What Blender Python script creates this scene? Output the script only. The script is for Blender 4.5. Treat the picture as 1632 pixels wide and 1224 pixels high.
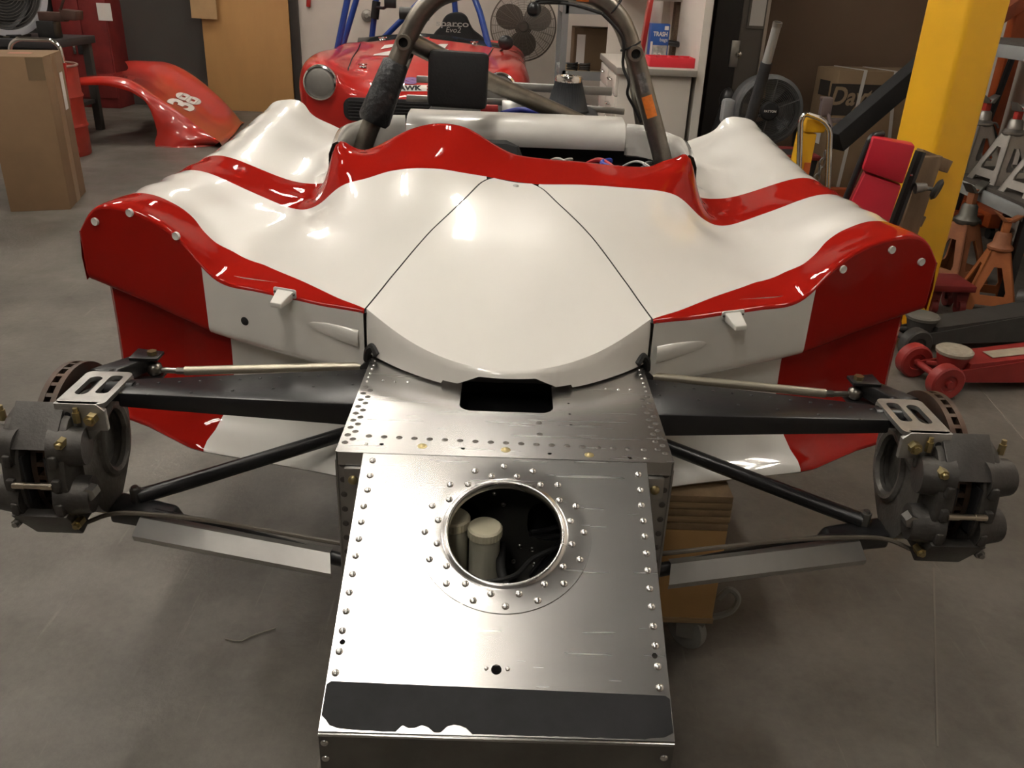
import bpy, bmesh, math, random
import numpy as np
from mathutils import Vector, Matrix, Euler

for o in list(bpy.data.objects):
    bpy.data.objects.remove(o)
SC = bpy.context.scene
COL = SC.collection
random.seed(7)

# ------------------------------------------------------------------ camera
FPX, PITCH, ROLL, CAMH = 1350.0, math.radians(25.4), math.radians(2.34), 1.35
cam_d = bpy.data.cameras.new('camera')
cam_d.sensor_width = 36.0
cam_d.lens = 36.0 * FPX / 1632.0
cam_d.clip_start = 0.02
cam_d.clip_end = 100
cam = bpy.data.objects.new('camera', cam_d)
COL.objects.link(cam)
YAW, CAMX = math.radians(0.77), -0.009
cam.matrix_world = (Matrix.Translation((CAMX, 0, CAMH)) @ Matrix.Rotation(-YAW, 4, 'Z') @ Matrix.Rotation(math.pi / 2 - PITCH, 4, 'X')
                    @ Matrix.Rotation(ROLL, 4, 'Z'))
SC.camera = cam

# ------------------------------------------------------------------ world, exposure
w = bpy.data.worlds.new('workshop_world')
SC.world = w
w.use_nodes = True
w.node_tree.nodes['Background'].inputs[0].default_value = (1.0, 0.88, 0.74, 1)
w.node_tree.nodes['Background'].inputs[1].default_value = 0.02
SC.view_settings.view_transform = 'Standard'
SC.view_settings.look = 'None'
SC.view_settings.gamma = 1
SC.view_settings.use_curve_mapping = False
SC.view_settings.exposure = 1.7

# fluorescent ceiling fixtures: (x, y, strength)
CEIL = 3.9
LAMPS = [(-0.62, 0.74, 1.0), (-1.35, 2.7, 1.0), (-0.24, 4.8, 1.0), (-1.35, 7.7, 1.0),
         (-3.6, 1.2, 1.0), (-3.6, 4.3, 1.0), (-3.6, 7.6, 1.0), (-0.62, -1.7, 1.0), (2.3, 2.5, 0.7)]  # last two are added fill lamps: one for the front, one for the right
LAMP_POWER = 26.0

# ------------------------------------------------------------------ pixel rays
_s, _c = math.sin(PITCH), math.cos(PITCH)
_ry = Matrix.Rotation(-YAW, 3, 'Z')
_r0, _u0, FWD = _ry @ Vector((1, 0, 0)), _ry @ Vector((0, _s, _c)), _ry @ Vector((0, _c, -_s))
RT = _r0 * math.cos(ROLL) + _u0 * math.sin(ROLL)
UP = _u0 * math.cos(ROLL) - _r0 * math.sin(ROLL)
CAM0 = Vector((CAMX, 0, CAMH))

def ray(px, py):
    return FWD + RT * ((px - 816) / FPX) - UP * ((py - 612) / FPX)

def P(px, py, X=None, Y=None, Z=None):
    r = ray(px, py)
    if Y is not None:
        t = Y / r.y
    elif Z is not None:
        t = (Z - CAMH) / r.z
    else:
        t = (X - CAMX) / r.x
    return CAM0 + r * t

def Pplane(px, py, p0, n):
    r = ray(px, py)
    t = (p0 - CAM0).dot(n) / r.dot(n)
    return CAM0 + r * t

def proj(p):
    q = Vector(p) - CAM0
    d = q.dot(FWD)
    return (816 + FPX * q.dot(RT) / d, 612 - FPX * q.dot(UP) / d)

# ------------------------------------------------------------------ materials
MATS = {}
def mat(name, col, rough=0.5, metal=0.0, coat=0.0, var=0.0, vscale=8.0, det=6.0, bump=0.0, bscale=60.0,
        col2=None, emit=None, estr=0.0, spec=None, trans=0.0, stretch=None, rvar=0.0, alpha=1.0):
    if name in MATS:
        return MATS[name]
    m = bpy.data.materials.new(name)
    m.use_nodes = True
    nt = m.node_tree
    b = nt.nodes['Principled BSDF']
    b.inputs['Base Color'].default_value = (*col, 1)
    b.inputs['Roughness'].default_value = rough
    b.inputs['Metallic'].default_value = metal
    b.inputs['Coat Weight'].default_value = coat
    b.inputs['Coat Roughness'].default_value = 0.03
    b.inputs['Transmission Weight'].default_value = trans
    b.inputs['Alpha'].default_value = alpha
    if spec is not None:
        b.inputs['Specular IOR Level'].default_value = spec
    if emit:
        b.inputs['Emission Color'].default_value = (*emit, 1)
        b.inputs['Emission Strength'].default_value = estr
    tc = nt.nodes.new('ShaderNodeTexCoord')
    mp = nt.nodes.new('ShaderNodeMapping')
    nt.links.new(tc.outputs['Object'], mp.inputs[0])
    if stretch:
        mp.inputs['Scale'].default_value = stretch
    if var > 0 or col2 or rvar > 0:
        n = nt.nodes.new('ShaderNodeTexNoise')
        n.inputs['Scale'].default_value = vscale
        n.inputs['Detail'].default_value = det
        n.inputs['Roughness'].default_value = 0.62 if det > 2 else 0.4
        nt.links.new(mp.outputs[0], n.inputs['Vector'])
        rmp = nt.nodes.new('ShaderNodeValToRGB')
        rmp.color_ramp.elements[0].position = 0.36
        rmp.color_ramp.elements[1].position = 0.66
        c2 = col2 if col2 else tuple(max(0, v * (1 - var)) for v in col)
        rmp.color_ramp.elements[0].color = (*c2, 1)
        rmp.color_ramp.elements[1].color = (*col, 1)
        nt.links.new(n.outputs[0], rmp.inputs[0])
        nt.links.new(rmp.outputs[0], b.inputs['Base Color'])
        if rvar > 0:
            mr = nt.nodes.new('ShaderNodeMapRange')
            mr.inputs['From Min'].default_value = 0.3
            mr.inputs['From Max'].default_value = 0.7
            mr.inputs['To Min'].default_value = max(0.02, rough - rvar)
            mr.inputs['To Max'].default_value = min(1, rough + rvar)
            nt.links.new(n.outputs[0], mr.inputs[0])
            nt.links.new(mr.outputs[0], b.inputs['Roughness'])
    if bump > 0:
        n2 = nt.nodes.new('ShaderNodeTexNoise')
        n2.inputs['Scale'].default_value = bscale
        n2.inputs['Detail'].default_value = 4
        nt.links.new(mp.outputs[0], n2.inputs['Vector'])
        bp = nt.nodes.new('ShaderNodeBump')
        bp.inputs['Strength'].default_value = bump
        bp.inputs['Distance'].default_value = 0.01
        nt.links.new(n2.outputs[0], bp.inputs['Height'])
        nt.links.new(bp.outputs[0], b.inputs['Normal'])
    MATS[name] = m
    return m

WHITE = mat('white_gelcoat', (0.76, 0.745, 0.70), 0.3, coat=1.0)
RED = mat('red_gelcoat', (0.31, 0.010, 0.006), 0.4, coat=0.6, spec=0.0)
RED.node_tree.nodes['Principled BSDF'].inputs['Coat IOR'].default_value = 1.36
ALU = mat('brushed_aluminium', (0.55, 0.54, 0.53), 0.27, 1.0, col2=(0.47, 0.46, 0.45), vscale=5, det=1.0)
ALUD = mat('dull_aluminium', (0.42, 0.41, 0.39), 0.42, 1.0, var=0.2, vscale=14, det=1.5)
RIVET = mat('rivet_aluminium', (0.66, 0.65, 0.63), 0.25, 1.0)
RIVETD = mat('rivet_dark', (0.13, 0.12, 0.11), 0.45, 0.7)
BRASS = mat('yellow_zinc', (0.46, 0.38, 0.20), 0.35, 1.0)
BLACK = mat('black_powdercoat', (0.011, 0.011, 0.012), 0.33, bump=0.03, bscale=90)
BLACKM = mat('black_matt', (0.008, 0.008, 0.009), 0.75)
CASTM = mat('cast_magnesium', (0.20, 0.19, 0.175), 0.5, 0.6, var=0.35, vscale=30, bump=0.12, bscale=160)
CALM = mat('caliper_grey', (0.085, 0.079, 0.073), 0.5, 0.55, var=0.3, vscale=22, bump=0.08, bscale=200)
DISC = mat('disc_iron', (0.075, 0.066, 0.058), 0.5, 0.7, col2=(0.085, 0.05, 0.034), vscale=16)
CHROME = mat('chrome', (0.8, 0.79, 0.77), 0.12, 1.0)
STEELT = mat('bare_steel_tube', (0.27, 0.245, 0.21), 0.38, 0.9, var=0.25, vscale=25)
RUBBER = mat('rubber', (0.012, 0.012, 0.012), 0.6)
DARKP = mat('worn_charcoal_paint', (0.022, 0.022, 0.024), 0.6, 0.0, col2=(0.012, 0.012, 0.013), vscale=9, bump=0.04, spec=0.2)
PLASTW = mat('translucent_plastic', (0.55, 0.53, 0.42), 0.45, spec=0.4)

def add_scratches(m):
    nt = m.node_tree
    b = nt.nodes['Principled BSDF']
    tc = nt.nodes.new('ShaderNodeTexCoord')
    base = b.inputs['Roughness'].default_value
    prev = None
    for (rot, sc, thr) in ((.6, (3, 90, 3), .70), (-.5, (4, 120, 4), .70), (1.45, (2.5, 70, 3), .71)):
        mp = nt.nodes.new('ShaderNodeMapping')
        mp.inputs['Rotation'].default_value = (0, 0, rot)
        mp.inputs['Scale'].default_value = sc
        nt.links.new(tc.outputs['Object'], mp.inputs[0])
        n = nt.nodes.new('ShaderNodeTexNoise')
        n.inputs['Scale'].default_value = 1.6
        n.inputs['Detail'].default_value = 2
        nt.links.new(mp.outputs[0], n.inputs['Vector'])
        r = nt.nodes.new('ShaderNodeMapRange')
        r.inputs['From Min'].default_value = thr
        r.inputs['From Max'].default_value = thr + .05
        nt.links.new(n.outputs[0], r.inputs[0])
        if prev is None:
            prev = r
        else:
            a = nt.nodes.new('ShaderNodeMath'); a.operation = 'MAXIMUM'
            nt.links.new(prev.outputs[0], a.inputs[0]); nt.links.new(r.outputs[0], a.inputs[1])
            prev = a
    mr = nt.nodes.new('ShaderNodeMapRange')
    mr.inputs['To Min'].default_value = base
    mr.inputs['To Max'].default_value = base + .07
    nt.links.new(prev.outputs[0], mr.inputs[0])
    nt.links.new(mr.outputs[0], b.inputs['Roughness'])
add_scratches(ALU)

# ------------------------------------------------------------------ mesh builder
class B:
    def __init__(self):
        self.bm = bmesh.new()
    def add(self, verts, faces, mi=0, M=None):
        vs = [self.bm.verts.new((M @ Vector(v)) if M else v) for v in verts]
        out = []
        for f in faces:
            try:
                fc = self.bm.faces.new([vs[i] for i in f])
                fc.material_index = mi
                out.append(fc)
            except ValueError:
                pass
        return vs, out
    def join(self, bm2, M=None, mi=None):
        m = {}
        for v in bm2.verts:
            m[v] = self.bm.verts.new((M @ v.co) if M else v.co)
        for f in bm2.faces:
            try:
                nf = self.bm.faces.new([m[v] for v in f.verts])
                nf.material_index = f.material_index if mi is None else mi
            except ValueError:
                pass
        bm2.free()
        return self
    def box(self, c, s, bev=0.0, rot=None, mi=0, seg=2):
        t = bmesh.new()
        bmesh.ops.create_cube(t, size=1.0)
        for v in t.verts:
            v.co = Vector((v.co.x * s[0], v.co.y * s[1], v.co.z * s[2]))
        if bev > 0:
            bmesh.ops.bevel(t, geom=list(t.edges), offset=min(bev, min(s) * 0.49), segments=seg, affect='EDGES', profile=0.5)
        M = Matrix.Translation(c)
        if rot is not None:
            M = M @ (rot if isinstance(rot, Matrix) else Euler(rot).to_matrix().to_4x4())
        return self.join(t, M, mi)
    def hexa(self, lo, hi, mi=0, bev=0.0):
        t = bmesh.new()
        vs = [t.verts.new(v) for v in list(lo) + list(hi)]
        for f in ((3, 2, 1, 0), (4, 5, 6, 7), (0, 1, 5, 4), (1, 2, 6, 5), (2, 3, 7, 6), (3, 0, 4, 7)):
            t.faces.new([vs[i] for i in f])
        bmesh.ops.recalc_face_normals(t, faces=list(t.faces))
        if bev > 0:
            bmesh.ops.bevel(t, geom=list(t.edges), offset=bev, segments=2, affect='EDGES', profile=0.5)
        return self.join(t, None, mi)
    def cyl(self, p0, p1, r0, r1=None, n=16, mi=0, cap=True):
        p0, p1 = Vector(p0), Vector(p1)
        r1 = r0 if r1 is None else r1
        z = (p1 - p0).normalized()
        x = z.orthogonal().normalized()
        y = z.cross(x)
        vs, fs = [], []
        for k in range(n):
            a = 2 * math.pi * k / n
            d = x * math.cos(a) + y * math.sin(a)
            vs += [p0 + d * r0, p1 + d * r1]
        for k in range(n):
            a, b2 = 2 * k, 2 * ((k + 1) % n)
            fs.append((a, b2, b2 + 1, a + 1))
        if cap:
            fs.append(tuple(2 * k for k in range(n))[::-1])
            fs.append(tuple(2 * k + 1 for k in range(n)))
        self.add(vs, fs, mi)
        return self
    def tube(self, pts, r, n=12, mi=0, cap=True, closed=False):
        pts = [Vector(p) for p in pts]
        m = len(pts)
        rs = r if isinstance(r, (list, tuple)) else [r] * m
        tang = []
        for i in range(m):
            a = pts[(i - 1) % m] if (closed or i > 0) else pts[i]
            c = pts[(i + 1) % m] if (closed or i < m - 1) else pts[i]
            tang.append((c - a).normalized())
        x = tang[0].orthogonal().normalized()
        vs, fs = [], []
        for i in range(m):
            x = (x - tang[i] * x.dot(tang[i])).normalized()
            y = tang[i].cross(x)
            for k in range(n):
                a = 2 * math.pi * k / n
                vs.append(pts[i] + (x * math.cos(a) + y * math.sin(a)) * rs[i])
        L = m if closed else m - 1
        for i in range(L):
            for k in range(n):
                a, b2 = i * n + k, i * n + (k + 1) % n
                c, d = ((i + 1) % m) * n + (k + 1) % n, ((i + 1) % m) * n + k
                fs.append((a, b2, c, d))
        if cap and not closed:
            fs.append(tuple(range(n))[::-1])
            fs.append(tuple((m - 1) * n + k for k in range(n)))
        self.add(vs, fs, mi)
        return self
    def lathe(self, prof, o=(0, 0, 0), axis=(0, 0, 1), n=24, mi=0, close=False):
        o, z = Vector(o), Vector(axis).normalized()
        x = z.orthogonal().normalized()
        y = z.cross(x)
        vs, fs = [], []
        for k in range(n):
            a = 2 * math.pi * k / n
            d = x * math.cos(a) + y * math.sin(a)
            for (r, h) in prof:
                vs.append(o + d * max(r, 1e-5) + z * h)
        m = len(prof)
        for k in range(n):
            k2 = (k + 1) % n
            for i in range(m if close else m - 1):
                j = (i + 1) % m
                fs.append((k * m + i, k2 * m + i, k2 * m + j, k * m + j))
        self.add(vs, fs, mi)
        return self
    def sheet(self, outer, holes, th, fmap, mi=0):
        """flat sheet with holes; outer/holes are 2D loops, fmap(x, y, h) gives 3D"""
        t = bmesh.new()
        es = []
        loops = []
        for lp in [outer] + list(holes):
            vv = [t.verts.new((p[0], p[1], 0)) for p in lp]
            loops.append(lp)
            for i in range(len(vv)):
                es.append(t.edges.new((vv[i], vv[(i + 1) % len(vv)])))
        bmesh.ops.triangle_fill(t, use_beauty=True, use_dissolve=False, edges=es)
        vs = [v.co.copy() for v in t.verts]
        t.verts.index_update()
        fs = [[v.index for v in f.verts] for f in t.faces]
        t.free()
        self.add([fmap(v.x, v.y, th) for v in vs], fs, mi)
        if th:
            self.add([fmap(v.x, v.y, 0) for v in vs], [f[::-1] for f in fs], mi)
            for lp in loops:
                n = len(lp)
                self.add([fmap(p[0], p[1], 0) for p in lp] + [fmap(p[0], p[1], th) for p in lp],
                         [(i, (i + 1) % n, n + (i + 1) % n, n + i) for i in range(n)], mi)
        return self
    def prism(self, poly, h, M=None, mi=0, bev=0.0):
        """polygon in local xy, extruded +-h/2 in z"""
        t = bmesh.new()
        lo = [t.verts.new((p[0], p[1], -h / 2)) for p in poly]
        hi = [t.verts.new((p[0], p[1], h / 2)) for p in poly]
        n = len(poly)
        t.faces.new(lo[::-1])
        t.faces.new(hi)
        for i in range(n):
            t.faces.new((lo[i], lo[(i + 1) % n], hi[(i + 1) % n], hi[i]))
        bmesh.ops.recalc_face_normals(t, faces=list(t.faces))
        if bev > 0:
            es = [e for e in t.edges if (e.verts[0] in lo) == (e.verts[1] in lo)]
            bmesh.ops.bevel(t, geom=es, offset=bev, segments=2, affect='EDGES', profile=0.5)
        return self.join(t, M, mi)
    def grid(self, rows, mi=0, mfun=None, wrap=False):
        m, n = len(rows), len(rows[0])
        vs = [p for r in rows for p in r]
        vv = [self.bm.verts.new(v) for v in vs]
        for i in range(m - 1):
            for j in range(n if wrap else n - 1):
                j2 = (j + 1) % n
                try:
                    f = self.bm.faces.new((vv[i * n + j], vv[i * n + j2], vv[(i + 1) * n + j2], vv[(i + 1) * n + j]))
                    f.material_index = mfun(i, j) if mfun else mi
                except ValueError:
                    pass
        return self
    def ball(self, c, r, mi=0, sub=2, s=(1, 1, 1)):
        t = bmesh.new()
        bmesh.ops.create_icosphere(t, subdivisions=sub, radius=r)
        return self.join(t, Matrix.Translation(c) @ Matrix.Diagonal((*s, 1)), mi)
    def weld(self, d=1e-5, recalc=True):
        bmesh.ops.remove_doubles(self.bm, verts=list(self.bm.verts), dist=d)
        if recalc:
            bmesh.ops.recalc_face_normals(self.bm, faces=list(self.bm.faces))
        return self
    def mesh(self, name, mats, smooth=True, angle=40):
        me = bpy.data.meshes.new(name)
        bmesh.ops.recalc_face_normals(self.bm, faces=list(self.bm.faces))
        self.bm.to_mesh(me)
        self.bm.free()
        for m in (mats if isinstance(mats, (list, tuple)) else [mats]):
            me.materials.append(m)
        if smooth:
            me.shade_smooth()
            me.set_sharp_from_angle(angle=math.radians(angle))
        return me

def tag(o, label=None, cat=None, group=None, kind=None):
    if label: o['label'] = label
    if cat: o['category'] = cat
    if group: o['group'] = group
    if kind: o['kind'] = kind
    return o

ROOTLOC = {}
def thing(name, label, cat, loc=(0, 0, 0), rot=None, group=None, kind=None):
    o = bpy.data.objects.new(name, None)
    o.empty_display_size = 0.1
    COL.objects.link(o)
    o.location = loc
    if rot is not None:
        o.rotation_euler = rot
    return tag(o, label, cat, group, kind)

def obj(name, b, mats, parent=None, world=True, smooth=True, angle=40, label=None):
    """one mesh object; world=True: geometry is in world coordinates, else in the parent's frame"""
    me = b.mesh(name, mats, smooth, angle) if isinstance(b, B) else b
    o = bpy.data.objects.new(name, me)
    COL.objects.link(o)
    if parent is not None:
        o.parent = parent
        if world and parent.parent is None and parent.type == 'EMPTY':
            M = Matrix.Translation(parent.location) @ parent.rotation_euler.to_matrix().to_4x4()
            o.matrix_parent_inverse = M.inverted()
    if label: o['label'] = label
    return o

def put(name, me, parent, M, inv=None):
    """a small copy sharing mesh data, at matrix M in the frame of its parent"""
    o = bpy.data.objects.new(name, me)
    COL.objects.link(o)
    o.parent = parent
    if inv is not None:
        o.matrix_parent_inverse = inv
    o.matrix_local = M
    return o

def frame(p, n, up=Vector((0, 1, 0))):
    z = Vector(n).normalized()
    x = Vector(up).cross(z)
    if x.length < 1e-4:
        x = Vector((1, 0, 0)).cross(z)
    x.normalize()
    y = z.cross(x)
    M = Matrix((x, y, z)).transposed().to_4x4()
    M.translation = p
    return M

def fillet(pts, r=0.05, n=6):
    pts = [Vector(p) for p in pts]
    out = [pts[0]]
    for i in range(1, len(pts) - 1):
        a, b, c = pts[i - 1], pts[i], pts[i + 1]
        rr = min(r, (a - b).length * 0.45, (c - b).length * 0.45)
        p, q = b + (a - b).normalized() * rr, b + (c - b).normalized() * rr
        for k in range(n + 1):
            t = k / n
            out.append(p * (1 - t) ** 2 + b * 2 * t * (1 - t) + q * t * t)
    out.append(pts[-1])
    return out

def smooth_path(pts, n=8):
    pts = [Vector(p) for p in pts]
    out = []
    for i in range(len(pts) - 1):
        p0, p1, p2, p3 = pts[max(i - 1, 0)], pts[i], pts[i + 1], pts[min(i + 2, len(pts) - 1)]
        for k in range(n):
            t = k / n
            out.append(0.5 * ((2 * p1) + (p2 - p0) * t + (2 * p0 - 5 * p1 + 4 * p2 - p3) * t * t
                              + (3 * p1 - p0 - 3 * p2 + p3) * t ** 3))
    out.append(pts[-1])
    return out

def rrect(w, h, r, n=5, cx=0, cy=0):
    out = []
    for (sx, sy, a0) in ((1, 1, 0), (-1, 1, 90), (-1, -1, 180), (1, -1, 270)):
        for k in range(n + 1):
            a = math.radians(a0 + 90 * k / n)
            out.append((cx + sx * (w / 2 - r) + r * math.cos(a), cy + sy * (h / 2 - r) + r * math.sin(a)))
    return out

def circ(r, n=24, cx=0, cy=0):
    return [(cx + r * math.cos(2 * math.pi * k / n), cy + r * math.sin(2 * math.pi * k / n)) for k in range(n)]

def text_mesh(s, size, mats, ext=0.0008, bold=0.0, shear=0.0, sx=1.0):
    cu = bpy.data.curves.new('lettering', 'FONT')
    cu.body = s
    cu.size = size
    cu.extrude = ext
    cu.offset = bold
    cu.shear = shear
    cu.align_x = 'CENTER'
    cu.align_y = 'CENTER'
    cu.resolution_u = 4
    o = bpy.data.objects.new('lettering', cu)
    COL.objects.link(o)
    bpy.context.view_layer.update()
    me = bpy.data.meshes.new_from_object(o.evaluated_get(bpy.context.evaluated_depsgraph_get()))
    bpy.data.objects.remove(o)
    me.materials.clear()
    for m in (mats if isinstance(mats, (list, tuple)) else [mats]):
        me.materials.append(m)
    if sx != 1.0:
        for v in me.vertices:
            v.co.x *= sx
    return me
# ================================================================== ROOM
def floor_mat():
    m = bpy.data.materials.new('sealed_concrete'); m.use_nodes = True
    nt = m.node_tree; b = nt.nodes['Principled BSDF']
    tc = nt.nodes.new('ShaderNodeTexCoord')
    def noise(sc, det=6, rough=.6, stretch=None):
        n = nt.nodes.new('ShaderNodeTexNoise'); n.inputs['Scale'].default_value = sc; n.inputs['Detail'].default_value = det; n.inputs['Roughness'].default_value = rough
        if stretch:
            mp = nt.nodes.new('ShaderNodeMapping'); mp.inputs['Scale'].default_value = stretch; nt.links.new(tc.outputs['Object'], mp.inputs[0]); nt.links.new(mp.outputs[0], n.inputs['Vector'])
        else:
            nt.links.new(tc.outputs['Object'], n.inputs['Vector'])
        return n
    def ramp(n, a, c0, bb, c1):
        r = nt.nodes.new('ShaderNodeValToRGB'); e = r.color_ramp.elements
        e[0].position, e[1].position = a, bb; e[0].color, e[1].color = (*c0, 1), (*c1, 1); nt.links.new(n.outputs[0], r.inputs[0]); return r
    def mix(a, c, f, mode='MIX'):
        x = nt.nodes.new('ShaderNodeMix'); x.data_type = 'RGBA'; x.blend_type = mode
        nt.links.new(a.outputs[0] if a.bl_idname != 'ShaderNodeMix' else a.outputs[2], x.inputs[6]); nt.links.new(c.outputs[0], x.inputs[7])
        if isinstance(f, float): x.inputs[0].default_value = f
        else: nt.links.new(f.outputs[0], x.inputs[0])
        return x
    base = ramp(noise(1.6, 8, .62), .34, (.088, .078, .065), .68, (.165, .149, .127))
    fine = ramp(noise(42, 5, .7), .3, (.75, .75, .75), .7, (1.12, 1.12, 1.12))
    a = mix(base, fine, .55, 'MULTIPLY')
    stain = ramp(noise(4.5, 6, .65), .50, (1.05, 1.05, 1.05), .70, (.66, .64, .62))
    a = mix(a, stain, .75, 'MULTIPLY')
    scuff = ramp(noise(3.0, 6, .7, (14, .7, 1)), .62, (0, 0, 0), .74, (.55, .55, .55))
    lt = nt.nodes.new('ShaderNodeRGB'); lt.outputs[0].default_value = (.25, .225, .19, 1)
    a = mix(a, lt, scuff)
    nt.links.new(a.outputs[2], b.inputs['Base Color'])
    rr = nt.nodes.new('ShaderNodeMapRange'); rr.inputs['From Min'].default_value = .3; rr.inputs['From Max'].default_value = .7
    rr.inputs['To Min'].default_value = .38; rr.inputs['To Max'].default_value = .6
    nt.links.new(noise(3.5).outputs[0], rr.inputs[0]); nt.links.new(rr.outputs[0], b.inputs['Roughness'])
    bp = nt.nodes.new('ShaderNodeBump'); bp.inputs['Strength'].default_value = .12; bp.inputs['Distance'].default_value = .01
    nt.links.new(noise(70, 4).outputs[0], bp.inputs['Height']); nt.links.new(bp.outputs[0], b.inputs['Normal'])
    return m
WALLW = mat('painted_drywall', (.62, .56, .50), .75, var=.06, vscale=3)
XL, XR, YB, YP, YN = -6.2, 3.15, 9.6, 6.6, -5.0
def struct(name, b, m, **k):
    o = obj(name, b, m, None, smooth=False); o['kind'] = 'structure'; return o
b = B(); b.box(((XL + XR) / 2, (YN + YB) / 2, -.05), (XR - XL, YB - YN, .1)); floor_o = struct('floor', b, floor_mat())
b = B(); b.box(((XL + XR) / 2, (YN + YB) / 2, CEIL + .06), (XR - XL + .4, YB - YN + .4, .1)); struct('ceiling', b, mat('ceiling_dark', (.09, .083, .072), .8))
b = B(); b.box(((XL + 1.2) / 2, YB + .06, CEIL / 2), (1.2 - XL + .1, .12, CEIL)); struct('wall_back', b, WALLW)
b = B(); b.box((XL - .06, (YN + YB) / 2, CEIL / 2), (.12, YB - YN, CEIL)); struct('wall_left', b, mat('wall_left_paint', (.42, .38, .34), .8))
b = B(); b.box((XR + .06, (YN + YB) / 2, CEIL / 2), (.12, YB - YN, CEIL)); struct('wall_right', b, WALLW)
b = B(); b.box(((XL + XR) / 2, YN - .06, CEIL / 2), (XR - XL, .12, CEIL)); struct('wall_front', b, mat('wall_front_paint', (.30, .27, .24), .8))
BROWN = mat('brown_hardboard', (.105, .064, .036), .7, var=.12, vscale=2)
b = B(); b.box(((1.14 + XR) / 2, YP + .06, CEIL / 2), (XR - 1.14, .12, CEIL)); struct('wall_partition', b, BROWN)
b = B(); b.box((1.20, (YP + YB) / 2, CEIL / 2), (.12, YB - YP, CEIL)); struct('wall_nook', b, WALLW)
# saw-cut joint in the slab to the right of the car
b = B()
j0, j1 = P(1488, 905, Z=0), P(1494, 1190, Z=0)
b.box((j0 + j1) / 2 + Vector((0, 0, .0006)), (.004, (j1 - j0).length, .0012), 0, rot=(0, 0, math.atan2((j1 - j0).y, (j1 - j0).x) - math.pi / 2)); o = obj('floor_joint', b, mat('joint_filler', (.19, .17, .145), .8), floor_o, smooth=False)

j0, j1 = P(1556, 612, Z=0), P(1632, 700, Z=0)
b = B(); b.box((j0 + j1) / 2 + Vector((0, 0, .0006)), (.005, (j1 - j0).length, .0012), 0, rot=(0, 0, math.atan2((j1 - j0).y, (j1 - j0).x) - math.pi / 2)); obj('floor_joint', b, mat('joint_filler', (.19, .17, .145), .8), floor_o, smooth=False)

# ceiling lights
EM = mat('tube_glow', (1, 1, 1), .5, emit=(1.0, .94, .85), estr=LAMP_POWER)
HOUS = mat('fixture_enamel', (.7, .68, .64), .5)
EMS = {}
LAMP_AT = ['above the aluminium nose box', 'above the race car driver side', 'between race car and red sports car', 'above the red sports car', 'over the bare floor near the left wall',
           'above the tall cardboard carton', 'above the spare red nose bodywork', 'added as front fill over the floor ahead of the nose box', 'added as right side fill above the red floor jack']
for (lx, ly, st), where in zip(LAMPS, LAMP_AT):
    t = thing('ceiling_light', 'two-tube fluorescent ceiling light ' + where, 'ceiling light', (lx, ly, CEIL), group='fluorescent ceiling lights')
    b = B(); b.box((0, 0, -.03), (.30, 1.30, .06), .008); obj('housing', b, HOUS, t, world=False)
    if st not in EMS:
        EMS[st] = EM if st == 1.0 else mat('tube_glow_%d' % int(st * 100), (1, 1, 1), .5, emit=(1.0, .94, .85), estr=LAMP_POWER * st)
    for dx in (-.085, .085):
        b = B(); b.cyl((dx, -.60, -.085), (dx, .60, -.085), .019, .019, 10)
        obj('tube', b, EMS[st], t, world=False)
        for yy in (-.61, .61):
            b = B(); b.box((dx, yy, -.075), (.03, .02, .05)); obj('lamp_holder', b, HOUS, t, world=False)
# ================================================================== RACE CAR
CAR = thing('race_car', 'red and white open sports racing car without front wheels, bare aluminium nose box', 'race car', (0, 1.9, 0.45))

# ---------- body surface as a smooth height field over (x, y)
_sym = [
    # front edge
    (.265, 1.46, .799), (.34, 1.497, .795), (.40, 1.525, .795), (.50, 1.565, .797), (.55, 1.583, .798), (.586, 1.60, .809), (.615, 1.61, .836),
    (.64, 1.62, .862), (.68, 1.637, .889), (.717, 1.65, .905), (.79, 1.668, .920), (.83, 1.675, .914), (.852, 1.678, .895), (.870, 1.68, .866),
    # inner field, front to rear
    (.20, 1.62, .855), (.30, 1.64, .836), (.40, 1.66, .817), (.50, 1.68, .808), (.58, 1.70, .816), (.64, 1.72, .848), (.70, 1.73, .882),
    (.1675, 1.70, .884), (.24, 1.80, .896), (.33, 1.80, .868), (.42, 1.80, .835), (.52, 1.80, .820), (.60, 1.82, .835), (.68, 1.82, .868),
    (.15, 1.95, .938), (.28, 1.95, .934), (.345, 1.95, .926), (.385, 1.95, .908), (.42, 1.96, .880), (.45, 1.97, .853), (.49, 1.97, .835), (.56, 1.97, .842), (.65, 1.96, .866),
    (.415, 2.03, .945), (.44, 2.03, .905), (.465, 2.03, .866), (.50, 2.04, .842),
    (.365, 2.105, .966), (.40, 2.10, .972), (.428, 2.10, .984), (.446, 2.10, .945), (.46, 2.10, .890), (.478, 2.10, .855), (.53, 2.10, .847), (.62, 2.10, .866),
    (.432, 2.18, .980), (.455, 2.18, .915), (.48, 2.18, .868), (.53, 2.18, .853), (.62, 2.18, .870),
    (.45, 2.32, .925), (.48, 2.32, .878), (.53, 2.32, .864), (.62, 2.32, .879),
    (.48, 2.55, .890), (.54, 2.55, .882), (.63, 2.55, .906),
    (.52, 2.80, .888), (.58, 2.80, .915), (.65, 2.80, .950), (.52, 2.95, .89), (.66, 2.95, .96),
]
for _y in np.arange(1.76, 2.96, .13):
    _zc = float(np.interp(_y, [1.67, 1.8, 1.95, 2.1, 2.3, 2.45, 2.6, 2.8, 3.0], [.920, .917, .912, .909, .916, .930, .952, .986, 1.0]))
    _xc = float(np.interp(_y, [1.67, 2.1, 2.5, 2.8, 3.0], [.795, .780, .750, .722, .70]))
    _sym += [(_xc - .06, _y, _zc - .012), (_xc, _y, _zc), (_xc + .042, _y, _zc - .010), (_xc + .072, _y, _zc - .036)]
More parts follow.
